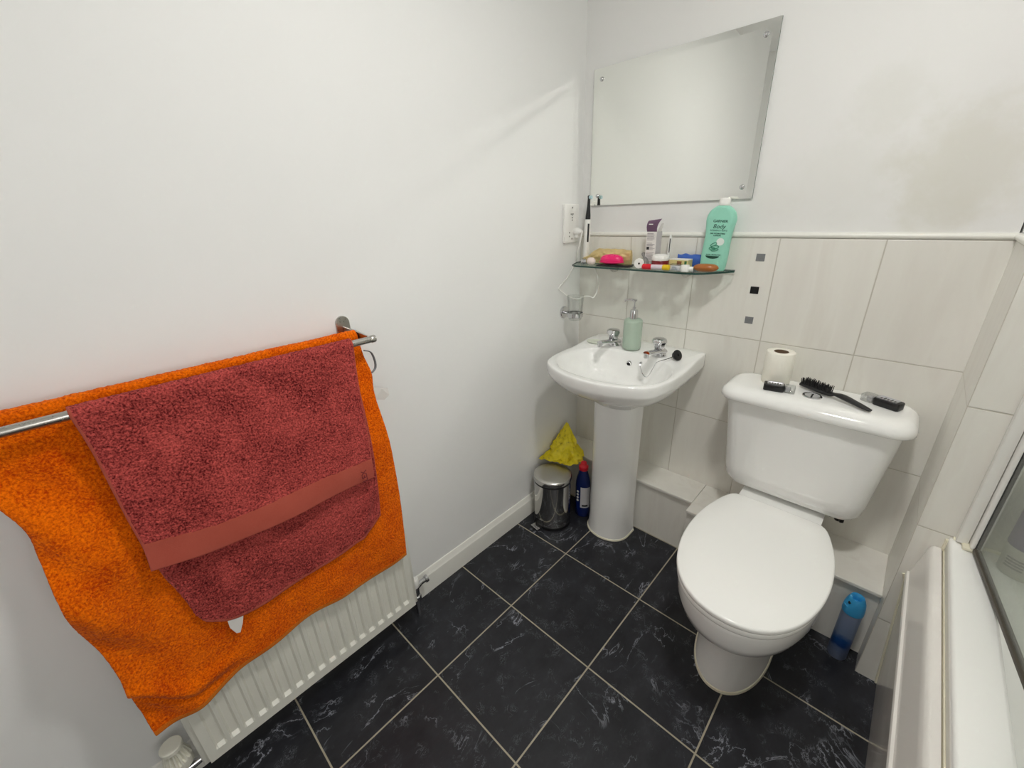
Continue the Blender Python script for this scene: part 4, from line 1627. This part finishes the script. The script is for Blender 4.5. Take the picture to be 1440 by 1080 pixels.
for i in range(nu):
    bm.faces.new((fr[0][i], bk[0][i], bk[0][i + 1], fr[0][i + 1]))
    bm.faces.new((fr[nv][i], fr[nv][i + 1], bk[nv][i + 1], bk[nv][i]))
for j in range(nv):
    bm.faces.new((fr[j][0], fr[j + 1][0], bk[j + 1][0], bk[j][0]))
    bm.faces.new((fr[j][nu], bk[j][nu], bk[j + 1][nu], fr[j + 1][nu]))
obj('foil_pouch', bm, M['gold'], None, label='crinkled gold foil pouch lying behind the pink brush', cat='pouch', angle=60)
# dark tray
t = thing('make_up_palette', 'thin dark make-up palette lying under the pink brush', 'palette', (0.235, -0.098, Z))
mt = Matrix.Translation((0.232, -0.100, Z)) @ Matrix.Rotation(0.08, 4, 'Z')
bm = BM()
plate(bm, rrect(-0.075, 0.062, -0.026, 0.024, 0.012), 0.0, 0.0055, 0.0015)
bmesh.ops.transform(bm, matrix=mt, verts=bm.verts)
obj('case', bm, M['black'], t)
bm = BM()
plate(bm, rrect(-0.071, 0.058, -0.022, 0.020, 0.010), 0.0055, 0.0068, 0.0005)
bmesh.ops.transform(bm, matrix=mt, verts=bm.verts)
obj('clear_lid', bm, M['clear_plastic'], t)
# pink detangling brush
t = thing('detangling_brush', 'hot pink oval detangling brush on the dark palette', 'brush', (0.212, -0.095, Z + 0.0075))
mt = Matrix.Translation((0.212, -0.100, Z + 0.0085)) @ Matrix.Rotation(0.12, 4, 'Z') @ Matrix.Scale(1.12, 4)
bm = BM()
lathe(bm, [(0.001, 0.0), (0.024, 0.001), (0.031, 0.004), (0.035, 0.010), (0.034, 0.018), (0.029, 0.025), (0.018, 0.030), (0.001, 0.032)], (0, 0, 0), 44, sx=1.18, sy=0.62)
for v in bm.verts:
    v.co = mt @ v.co
obj('brush_shell', bm, M['pink'], t)
bm = BM()
plate(bm, [(0.037 * math.cos(a) * 1.18, 0.0225 * math.sin(a) * 1.05) for a in [2 * math.pi * i / 40 for i in range(40)]], 0.004, 0.008, 0.0012)
for v in bm.verts:
    v.co = mt @ v.co
obj('brush_rim', bm, plain('deep_pink_plastic', S(222, 30, 104), 0.35), t)
# white tube lying with its cap to the room
t = thing('cream_tube', 'white squeeze tube lying with its round cap facing out', 'tube', (0.325, -0.09, Z))
a0, a1 = Vector((0.338, -0.124, Z + 0.0180)), Vector((0.292, -0.035, Z + 0.0115))
d = (a0 - a1).normalized()
bm = BM()
tube(bm, [a0 - d * 0.016, a0 - d * 0.05, a1 + d * 0.02, a1], [0.0140, 0.0138, 0.0105, 0.010], 24, up=(0, 0, 1))
for v in bm.verts:
    k = sm(0.045, 0.10, (a0 - v.co).dot(d))
    c = a0 - d * (a0 - v.co).dot(d)
    v.co.z = c.z + (v.co.z - c.z) * (1 - 0.75 * k)
obj('tube_body', bm, M['white_plastic'], t)
bm = BM()
tube(bm, [a0 - d * 0.017, a0 - d * 0.002, a0], [0.0178, 0.0176, 0.016], 28)
cp_ = obj('tube_cap', bm, M['white_plastic'], t)
bm = BM()
tube(bm, [a0 - d * 0.0005, a0 + d * 0.0004], 0.0035, 16)
obj('cap_hole', bm, M['dark_hole'], t)
# grey clip
bm = BM()
tube(bm, catmull([(0.306, -0.03, Z + 0.042), (0.322, -0.048, Z + 0.034), (0.338, -0.068, Z + 0.016), (0.352, -0.086, Z + 0.0085)], 6), 0.009, 12, flat=0.7)
obj('hair_clip', bm, plain('grey_ribbed_plastic', S(128, 126, 124), 0.5, var=0.35, scale=300), None, label='small grey ridged hair clip leaning behind the white tube', cat='hair clip')
# open carton with plum flap
t = thing('skincare_carton', 'tall white printed carton with torn open plum coloured flap', 'carton', (0.345, -0.04, Z))
cmx = Matrix.Translation((0.3465, -0.040, Z)) @ Matrix.Rotation(-0.10, 4, 'Z')
cw, cd, chh = 0.020, 0.018, 0.122
bm = BM()
for f_, mi in ((((-cw, -cd, 0), (cw, -cd, 0), (cw, -cd, chh), (-cw, -cd, chh)), 0), (((cw, -cd, 0), (cw, cd, 0), (cw, cd, chh), (cw, -cd, chh)), 1),
               (((cw, cd, 0), (-cw, cd, 0), (-cw, cd, chh), (cw, cd, chh)), 0), (((-cw, cd, 0), (-cw, -cd, 0), (-cw, -cd, chh), (-cw, cd, chh)), 0),
               (((-cw, -cd, 0), (-cw, cd, 0), (cw, cd, 0), (cw, -cd, 0)), 0)):
    bm.faces.new([bm.verts.new(cmx @ Vector(p)) for p in f_]).material_index = mi
bmesh.ops.remove_doubles(bm, verts=bm.verts, dist=1e-6)
bmesh.ops.solidify(bm, geom=bm.faces[:], thickness=0.0006)
obj('carton_body', bm, [M['carton'], M['carton_side']], t, smooth=False)
bm = BM()
rings = []
for k in range(9):
    s = k / 8
    y = -cd + 0.004 * s - 0.010 * math.sin(s * 2.2)
    z = chh + 0.041 * s - 0.004 * s * s
    sk = 0.006 * s * s
    rings.append([cmx @ Vector((-cw + sk, y, z)), cmx @ Vector((cw + sk * 2.6, y + 0.004 * s, z + 0.006 * s * s)), cmx @ Vector((cw + sk * 2.6, y + 0.004 * s + 0.0006, z + 0.006 * s * s)), cmx @ Vector((-cw + sk, y + 0.0006, z))])
loft(bm, rings)
obj('flap', bm, M['purple'], t, label='plum coloured flap')
bm = BM()
loft(bm, [[cmx @ Vector((cw, -cd * 0.9, chh)), cmx @ Vector((cw, cd * 0.6, chh)), cmx @ Vector((cw + 0.0006, cd * 0.6, chh)), cmx @ Vector((cw + 0.0006, -cd * 0.9, chh))],
          [cmx @ Vector((cw + 0.008, -cd * 0.4, chh + 0.026)), cmx @ Vector((cw + 0.010, cd * 0.2, chh + 0.028)), cmx @ Vector((cw + 0.0106, cd * 0.2, chh + 0.028)), cmx @ Vector((cw + 0.0086, -cd * 0.4, chh + 0.026))]])
obj('side_flap', bm, M['carton'], t, smooth=False)
bm = BM()
random.seed(3)
zc = chh - 0.006
for k in range(22):
    wl = cw * random.uniform(0.55, 0.85)
    h = 0.0022 if k % 7 == 0 else 0.0013
    if k in (6, 12):
        zc -= 0.006
    box(bm, (-cw * 0.85, -cd - 0.0007, zc - h), (-cw * 0.85 + 2 * wl, -cd - 0.0003, zc), mtx=cmx)
    zc -= 0.0044
obj('small_print', bm, M['grey_print'], t, smooth=False)
bm = BM()
box(bm, (-0.008, -cd - 0.0105, chh + 0.024), (0.008, -cd - 0.0095, chh + 0.0268), mtx=cmx)
obj('logo_print', bm, M['white_plastic'], t, smooth=False)
bm = BM()
box(bm, (-cw * 0.8, -cd - 0.0009, 0.060), (-cw * 0.3, -cd - 0.0004, 0.070), mtx=cmx)
obj('symbol_print', bm, M['black'], t, smooth=False)
# slim white applicator
t = thing('applicator_pen', 'slim white pen standing upright with a dark red foot beside the jar', 'pen', (0.395, -0.03, Z))
p0_, p1_ = Vector((0.402, -0.030, Z)), Vector((0.402, -0.026, Z + 0.110))
bm = BM()
tube(bm, [p0_ + Vector((0, 0, 0.026)), p0_.lerp(p1_, 0.5), p1_], [0.0062, 0.0068, 0.0052], 14, flat=0.8)
obj('pen_body', bm, M['white_plastic'], t)
bm = BM()
tube(bm, [p0_, p0_ + Vector((0, 0, 0.012)), p0_ + Vector((0, 0, 0.026))], [0.010, 0.0095, 0.0068], 16)
obj('pen_foot', bm, M['darkred'], t)
bm = BM()
box(bm, (0.4035, -0.0355, Z + 0.05), (0.4065, -0.0335, Z + 0.098), 0.0006, 1)
obj('pen_print', bm, M['black'], t)
# dark red jar
jx, jy = 0.400, -0.088
t = thing('cream_jar', 'dark red cosmetic jar with a domed white lid', 'jar', (jx, jy, Z))
bm = BM()
lathe(bm, [(0.028, 0.0), (0.0295, 0.002), (0.0295, 0.027), (0.028, 0.029)], (jx, jy, Z), 44)
obj('jar_body', bm, M['darkred'], t)
bm = BM()
lathe(bm, [(0.0285, 0.029), (0.0295, 0.031), (0.0295, 0.040), (0.027, 0.0455), (0.018, 0.0495), (0.001, 0.051)], (jx, jy, Z), 44)
obj('jar_lid', bm, M['white_plastic'], t)
bm = BM()
for z0, z1, a0_, a1_, mm in ((0.0035, 0.009, -115, -15, 0), (0.015, 0.019, -95, -40, 1)):
    n = 12
    lo, hi = [], []
    for i in range(n + 1):
        a = math.radians(a0_ + (a1_ - a0_) * i / n)
        lo.append(bm.verts.new((jx + 0.0299 * math.cos(a), jy + 0.0299 * math.sin(a), Z + z0)))
        hi.append(bm.verts.new((jx + 0.0299 * math.cos(a), jy + 0.0299 * math.sin(a), Z + z1)))
    for i in range(n):
        bm.faces.new((lo[i], lo[i + 1], hi[i + 1], hi[i])).material_index = mm
obj('jar_print', bm, [plain('rose_print', S(206, 132, 138), 0.5), plain('faded_red_print', S(176, 70, 80), 0.5)], t)
# lip balm
t = thing('lip_balm', 'lilac lip balm tube with red and yellow ends lying at the shelf edge', 'lip balm', (0.40, -0.128, Z))
lz, ly = Z + 0.0098, -0.1275
bm = BM()
tube(bm, [(0.388, ly, lz), (0.428, ly + 0.004, lz)], 0.0085, 20)
obj('tube_body', bm, M['lilac'], t)
bm = BM()
tube(bm, [(0.356, ly - 0.003, lz), (0.358, ly - 0.003, lz), (0.385, ly - 0.0005, lz), (0.388, ly, lz)], [0.007, 0.0095, 0.0098, 0.0092], 22)
obj('red_end', bm, M['red'], t, label='red end')
bm = BM()
tube(bm, [(0.428, ly + 0.004, lz), (0.430, ly + 0.004, lz), (0.448, ly + 0.006, lz), (0.450, ly + 0.006, lz)], [0.0086, 0.0096, 0.0094, 0.0075], 22)
obj('yellow_end', bm, M['yellow_cap'], t, label='yellow end')
# cream / gold box
t = thing('soap_box', 'small cream and gold soap box with brown and green print', 'box', (0.467, -0.06, Z))
mt = Matrix.Translation((0.461, -0.058, Z + 0.0002)) @ Matrix.Rotation(-0.05, 4, 'Z')
bm = BM()
box(bm, (-0.034, -0.018, 0), (0.034, 0.018, 0.030), 0.0008, 1, mtx=mt)
obj('carton_body', bm, M['cream_box'], t, smooth=False)
bm = BM()
box(bm, (-0.034, -0.018, 0.0302), (0.034, 0.018, 0.033), 0.0008, 1, mtx=mt)
obj('carton_top', bm, M['carton'], t, smooth=False)
bm = BM()
box(bm, (-0.005, -0.0185, 0.006), (0.012, -0.0182, 0.027), mtx=mt)
obj('brown_panel', bm, M['brown_print'], t, smooth=False)
bm = BM()
box(bm, (0.022, -0.0185, 0.013), (0.030, -0.0182, 0.028), mtx=mt)
obj('green_panel', bm, M['green_print'], t, smooth=False)
bm = BM()
box(bm, (-0.034, -0.0185, 0.0005), (0.034, -0.0182, 0.0045), mtx=mt)
obj('white_band', bm, M['carton'], t, smooth=False)
# blue packet
bm = BM()
rings = []
for k in range(23):
    s = k / 22
    x = 0.436 + 0.110 * s
    th = 0.003 + 0.011 * math.sin(math.pi * s) ** 0.45
    hz = 0.022 + 0.004 * noise.noise(Vector((s * 6, 0, 9)))
    ring = []
    for i in range(24):
        a = 2 * math.pi * i / 24
        w = 1 + 0.15 * noise.noise(Vector((s * 12, math.cos(a) * 2, math.sin(a) * 2)))
        ring.append((x, -0.0265 + th * w * math.cos(a), Z + 0.0245 + hz * math.copysign(abs(math.sin(a)) ** 0.6, math.sin(a))))
    rings.append(ring)
loft(bm, rings)
obj('tissue_packet', bm, M['blue_pack'], None, label='blue film wrapped packet lying behind the cream box', cat='packet')
# clear jar of labels
t = thing('sample_pot', 'squat clear pot with pale printed label in front of the cream box', 'pot', (0.477, -0.115, Z))
mt = Matrix.Translation((0.466, -0.1025, Z)) @ Matrix.Rotation(-0.1, 4, 'Z')
bm = BM()
box(bm, (-0.019, -0.012, 0), (0.019, 0.012, 0.0165), 0.003, 2, mtx=mt)
obj('pot_body', bm, M['label'], t)
bm = BM()
box(bm, (-0.0195, -0.0125, 0.0167), (0.0195, 0.0125, 0.0215), 0.002, 2, mtx=mt)
obj('pot_lid', bm, M['clear_plastic'], t)
bm = BM()
for k in range(3):
    box(bm, (-0.010 + 0.001 * k, -0.0126, 0.004 + 0.004 * k), (0.011 - 0.003 * k, -0.0122, 0.0055 + 0.004 * k), mtx=mt)
obj('pot_print', bm, plain('blue_grey_print', S(90, 120, 150), 0.5), t, smooth=False)
# white cap
t = thing('roll_on_cap', 'small white screw capped vial lying between pot and amber soap', 'vial', (0.515, -0.125, Z))
bm = BM()
lathe(bm, [(0.0125, 0.0), (0.0135, 0.001), (0.0135, 0.0195), (0.012, 0.0215), (0.001, 0.022)], (0.505, -0.122, Z), 28)
obj('cap', bm, M['white_plastic'], t)
bm = BM()
tube(bm, [(0.516, -0.119, Z + 0.0085), (0.529, -0.115, Z + 0.0085)], 0.008, 18)
obj('neck', bm, M['white_plastic'], t)
# amber soap
bm = BM()
lathe(bm, [(0.001, 0.0), (0.022, 0.0006), (0.031, 0.004), (0.036, 0.010), (0.0365, 0.013), (0.033, 0.019), (0.024, 0.0235), (0.001, 0.025)], (0, 0, 0), 44, sx=1.08, sy=0.58)
mt = Matrix.Translation((0.560, -0.090, Z)) @ Matrix.Rotation(0.10, 4, 'Z')
for v in bm.verts:
    v.co = mt @ v.co
obj('soap_bar', bm, M['soap'], None, label='amber brown oval bar of soap in front of the green lotion bottle', cat='soap')
# mint lotion bottle
LX, LY = 0.563, -0.040
t = thing('lotion_bottle', 'tall mint green body lotion bottle at the right end of the shelf', 'bottle', (LX, LY, Z))
bp = [(0.0, 0.0365), (0.006, 0.0395), (0.045, 0.0415), (0.085, 0.0405), (0.112, 0.0402), (0.14, 0.0435), (0.16, 0.0452), (0.175, 0.0415), (0.185, 0.036), (0.192, 0.029), (0.198, 0.0205), (0.2005, 0.016)]
bp = [(p.x, p.y) for p in catmull([(a, b, 0) for a, b in bp], 4)]
bp = [(z, w) for z, w in bp]
tilt = Matrix.Translation((LX, LY, Z)) @ Matrix.Rotation(0.16, 4, 'Z') @ Matrix.Rotation(0.05, 4, 'Y')
bm = BM()


def lw(z):
    for (z0, w0), (z1, w1) in zip(bp, bp[1:]):
        if z <= z1:
            return w0 + (w1 - w0) * (z - z0) / max(z1 - z0, 1e-9)
    return bp[-1][1]


def depth_of(z):
    return min(0.0205, lw(z) * 0.85)


def lotion_surface(x, z):
    w, dpt = lw(z), depth_of(z)
    return -dpt * (1 - abs(min(1, abs(x) / w)) ** 2.6) ** (1 / 2.6)


rings = []
for z, w in bp:
    dpt = depth_of(z)
    ring = []
    for i in range(48):
        a = 2 * math.pi * i / 48
        c, s = math.cos(a), math.sin(a)
        ring.append(tilt @ Vector((w * math.copysign(abs(c) ** (2 / 2.6), c), dpt * math.copysign(abs(s) ** (2 / 2.6), s), z)))
    rings.append(ring)
loft(bm, rings)
obj('bottle', bm, M['mint'], t, angle=60)
bm = BM()
lathe(bm, [(0.0165, 0.2005), (0.0172, 0.202), (0.0165, 0.219), (0.014, 0.222), (0.001, 0.2235)], (0, 0, 0), 32)
for v in bm.verts:
    v.co = tilt @ v.co
obj('cap', bm, M['white_plastic'], t)


def on_bottle(p):
    return tilt @ Vector((p.x, lotion_surface(p.x, p.z) - 0.0003 + p.y, p.z))


def btext(txt, size, x, z, shear=0.0, bold=0.0):
    return text_bm(txt, size, at(x, 0, z), on_bottle, 0.0002, shear, bold)


bm = btext('GARNIER', 0.0105, 0.001, 0.154, 0, 0.0002)
join(bm, btext('Body', 0.018, 0.0, 0.138, 0.2, 0.0001))
join(bm, btext('INTENSIVE 7 DAYS', 0.0062, 0.0, 0.126))
join(bm, btext('24H HYDRATING', 0.0058, -0.001, 0.1165, 0, 0.0002))
join(bm, btext('LOTION', 0.0058, -0.001, 0.1105, 0, 0.0002))
obj('lettering', bm, M['dark_green'], t, smooth=False)


def disc(cx, cz, rx, rz, n=24, a0=0, a1=360, lift=0.0004):
    b = BM()
    c = b.verts.new(on_bottle(Vector((cx, -lift, cz))))
    vs = [b.verts.new(on_bottle(Vector((cx + rx * math.cos(math.radians(a0 + (a1 - a0) * i / n)), -lift, cz + rz * math.sin(math.radians(a0 + (a1 - a0) * i / n)))))) for i in range(n + 1)]
    for p, q in zip(vs, vs[1:]):
        b.faces.new((c, p, q))
    return b


bm = disc(0.012, 0.092, 0.0115, 0.0115)
obj('white_roundel', bm, plain('pearl_white_print', S(222, 232, 226), 0.4), t)
bm = BM()
for cx_, cz_, rx, ry, ang in ((-0.006, 0.083, 0.010, 0.004, 0.5), (-0.001, 0.075, 0.012, 0.0045, 0.1), (-0.008, 0.070, 0.010, 0.004, -0.1), (0.0, 0.066, 0.011, 0.003, 0.2)):
    pts = []
    for i in range(25):
        a = 2 * math.pi * i / 24
        x, z = rx * math.cos(a), ry * math.sin(a)
        pts.append(on_bottle(Vector((cx_ + x * math.cos(ang) - z * math.sin(ang), -0.0006, cz_ + x * math.sin(ang) + z * math.cos(ang)))))
    tube(bm, pts, 0.0009, 6)
obj('leaf_drawing', bm, plain('leaf_green_print', S(48, 138, 108), 0.5), t)
bm = disc(-0.004, 0.047, 0.021, 0.009, 20, 180, 360)
join(bm, btext('ALOE + PROBIOTICS', 0.0048, -0.002, 0.0505, 0, 0.00015))
obj('green_band', bm, M['dark_green'], t)

# ------------------------------------------------------------------ bath, panel, screen
bt = thing('bath', 'white acrylic bath along the right side of the room', 'bath', (1.6, -1.1, 0))
bm = BM()
bx0, bx1, by0, by1, bzt = 1.281, RW - 0.006, BATH_END, PY - 0.001, 0.556


def br(ins, z, r):
    return [(x, y, z) for x, y in rrect(bx0 + ins[0], bx1 - ins[1], by0 + ins[2], by1 - ins[3], r, 6)]


loft(bm, [br((0.004, 0, 0, 0), 0.518, 0.004), br((0.0, 0, 0, 0), 0.522, 0.004), br((0.0, 0, 0, 0), bzt - 0.006, 0.004), br((0.002, 0.0, 0.0, 0.0), bzt - 0.0015, 0.004), br((0.006, 0.001, 0.001, 0.001), bzt, 0.004),
          br((0.060, 0.05, 0.06, 0.11), bzt + 0.0005, 0.06), br((0.066, 0.056, 0.066, 0.118), bzt - 0.004, 0.07), br((0.072, 0.06, 0.072, 0.13), bzt - 0.02, 0.08), br((0.11, 0.10, 0.12, 0.25), 0.24, 0.10), br((0.15, 0.14, 0.17, 0.32), 0.19, 0.10)], False, True)
obj('bath_tub', bm, M['acrylic'], bt, angle=50)
bm = BM()
tube(bm, [(1.287, PY - 0.003, bzt - 0.001), (RW - 0.02, PY - 0.003, bzt - 0.001)], 0.006, 10)
tube(bm, [(1.2795, PY - 0.004, 0.548), (1.2795, PY - 0.004, 0.515)], 0.004, 8)
obj('sealant_bead', bm, M['cream_seal'], bt)

bm = BM()
box(bm, (1.2795, BATH_END + 0.005, 0.498), (1.300, PY - 0.001, 0.5175), 0.002, 2)
obj('edge_filler_strip', bm, M['cream_seal'], bt)

pt = thing('bath_skirt', 'glossy off-white moulded skirt along the front of the bath', 'bath skirt', (1.26, -1.1, 0))
prof = [(1.273, 0.0), (1.2715, 0.02), (1.262, 0.14), (1.2515, 0.27), (1.243, 0.385), (1.2395, 0.398), (1.2365, 0.404), (1.2362, 0.411), (1.238, 0.416), (1.2425, 0.4185), (1.245, 0.43),
        (1.2545, 0.492), (1.2575, 0.508), (1.261, 0.514), (1.266, 0.517), (1.277, 0.5175), (1.2785, 0.512), (1.2785, 0.0)]
bm = BM()
loft(bm, [[(x, y, z) for x, z in prof] for y in (BATH_END, -1.1, -0.6, PY - 0.0015)])
obj('skirt_face', bm, M['panel'], pt, angle=30)
bm = BM()
ep = [(1.2725, 0.0), (1.262, 0.14), (1.243, 0.385), (1.2362, 0.405), (1.2425, 0.4185), (1.2575, 0.508), (1.266, 0.517)]
tube(bm, [(x - 0.002, PY - 0.002, z) for x, z in ep[:4]], 0.0028, 8)
obj('sealant_bead', bm, M['cream_seal'], pt)

# hinged shower screen
ss = thing('shower_screen', 'hinged glass shower screen with white wall channel on the bath edge', 'shower screen', (1.315, PY, bzt))
bm = BM()
box(bm, (1.2895, PY - 0.020, bzt + 0.004), (1.310, PY - 0.0005, 2.0), 0.003, 2)
obj('wall_channel', bm, M['white_plastic'], ss)
bm = BM()
box(bm, (1.3105, PY - 0.040, bzt + 0.008), (1.330, PY - 0.006, 1.99), 0.005, 3)
obj('pivot_post', bm, M['white_plastic'], ss)
bm = BM()
box(bm, (1.300, PY - 0.040, bzt + 0.0005), (1.329, PY - 0.006, bzt + 0.0085), 0.003, 2)
obj('end_cap', bm, M['cream_seal'], ss)
ga = math.radians(7.4)
gmx = Matrix.Translation((1.3215, PY - 0.038, 0)) @ Matrix.Rotation(ga, 4, 'Z')
bm = BM()
box(bm, (-0.003, -0.80, bzt + 0.016), (0.003, -0.003, 1.98), 0.001, 1, mtx=gmx)
obj('glass_pane', bm, M['screen'], ss, smooth=False)
bm = BM()
box(bm, (-0.004, -0.004, bzt + 0.012), (0.004, 0.002, 1.98), mtx=gmx)
obj('gasket', bm, M['rubber'], ss, smooth=False)
bm = BM()
box(bm, (-0.0065, -0.80, bzt + 0.006), (0.0065, -0.002, bzt + 0.016), 0.002, 2, mtx=gmx)
box(bm, (-0.003, -0.80, bzt + 0.001), (0.003, -0.002, bzt + 0.006), 0.001, 1, mtx=gmx)
obj('bottom_seal', bm, M['grime'], ss)

# shampoo bottle behind the screen
sx_, sy_ = 1.392, -0.327
t = thing('shampoo_bottle', 'cloudy white bottle with violet label behind the shower screen', 'bottle', (sx_, sy_, bzt))
bm = BM()
lathe(bm, [(0.036, 0.001), (0.040, 0.006), (0.041, 0.08), (0.041, 0.155), (0.036, 0.175), (0.022, 0.188), (0.018, 0.19)], (sx_, sy_, bzt), 40, sy=0.8)
obj('bottle', bm, M['shampoo'], t)
bm = BM()
lathe(bm, [(0.0415, 0.072), (0.042, 0.074), (0.042, 0.150), (0.0415, 0.152)], (sx_, sy_, bzt), 40, sy=0.8, cap0=False, cap1=False)
obj('label', bm, M['violet'], t, label='violet label')
bm = BM()
lathe(bm, [(0.022, 0.19), (0.023, 0.192), (0.022, 0.225), (0.001, 0.228)], (sx_, sy_, bzt), 32)
obj('cap', bm, plain('grey_violet_cap', S(150, 142, 160), 0.4), t)
bm = BM()
for k in range(4):
    a0_, a1_ = math.radians(-150), math.radians(-105)
    n = 6
    lo = [bm.verts.new((sx_ + 0.0415 * math.cos(a0_ + (a1_ - a0_) * i / n), sy_ + 0.0332 * math.sin(a0_ + (a1_ - a0_) * i / n), bzt + 0.024 + 0.007 * k)) for i in range(n + 1)]
    hi = [bm.verts.new((v.co.x, v.co.y, v.co.z + 0.004)) for v in lo]
    for i in range(n):
        bm.faces.new((lo[i], lo[i + 1], hi[i + 1], hi[i]))
obj('bar_code', bm, M['grey_print'], t)
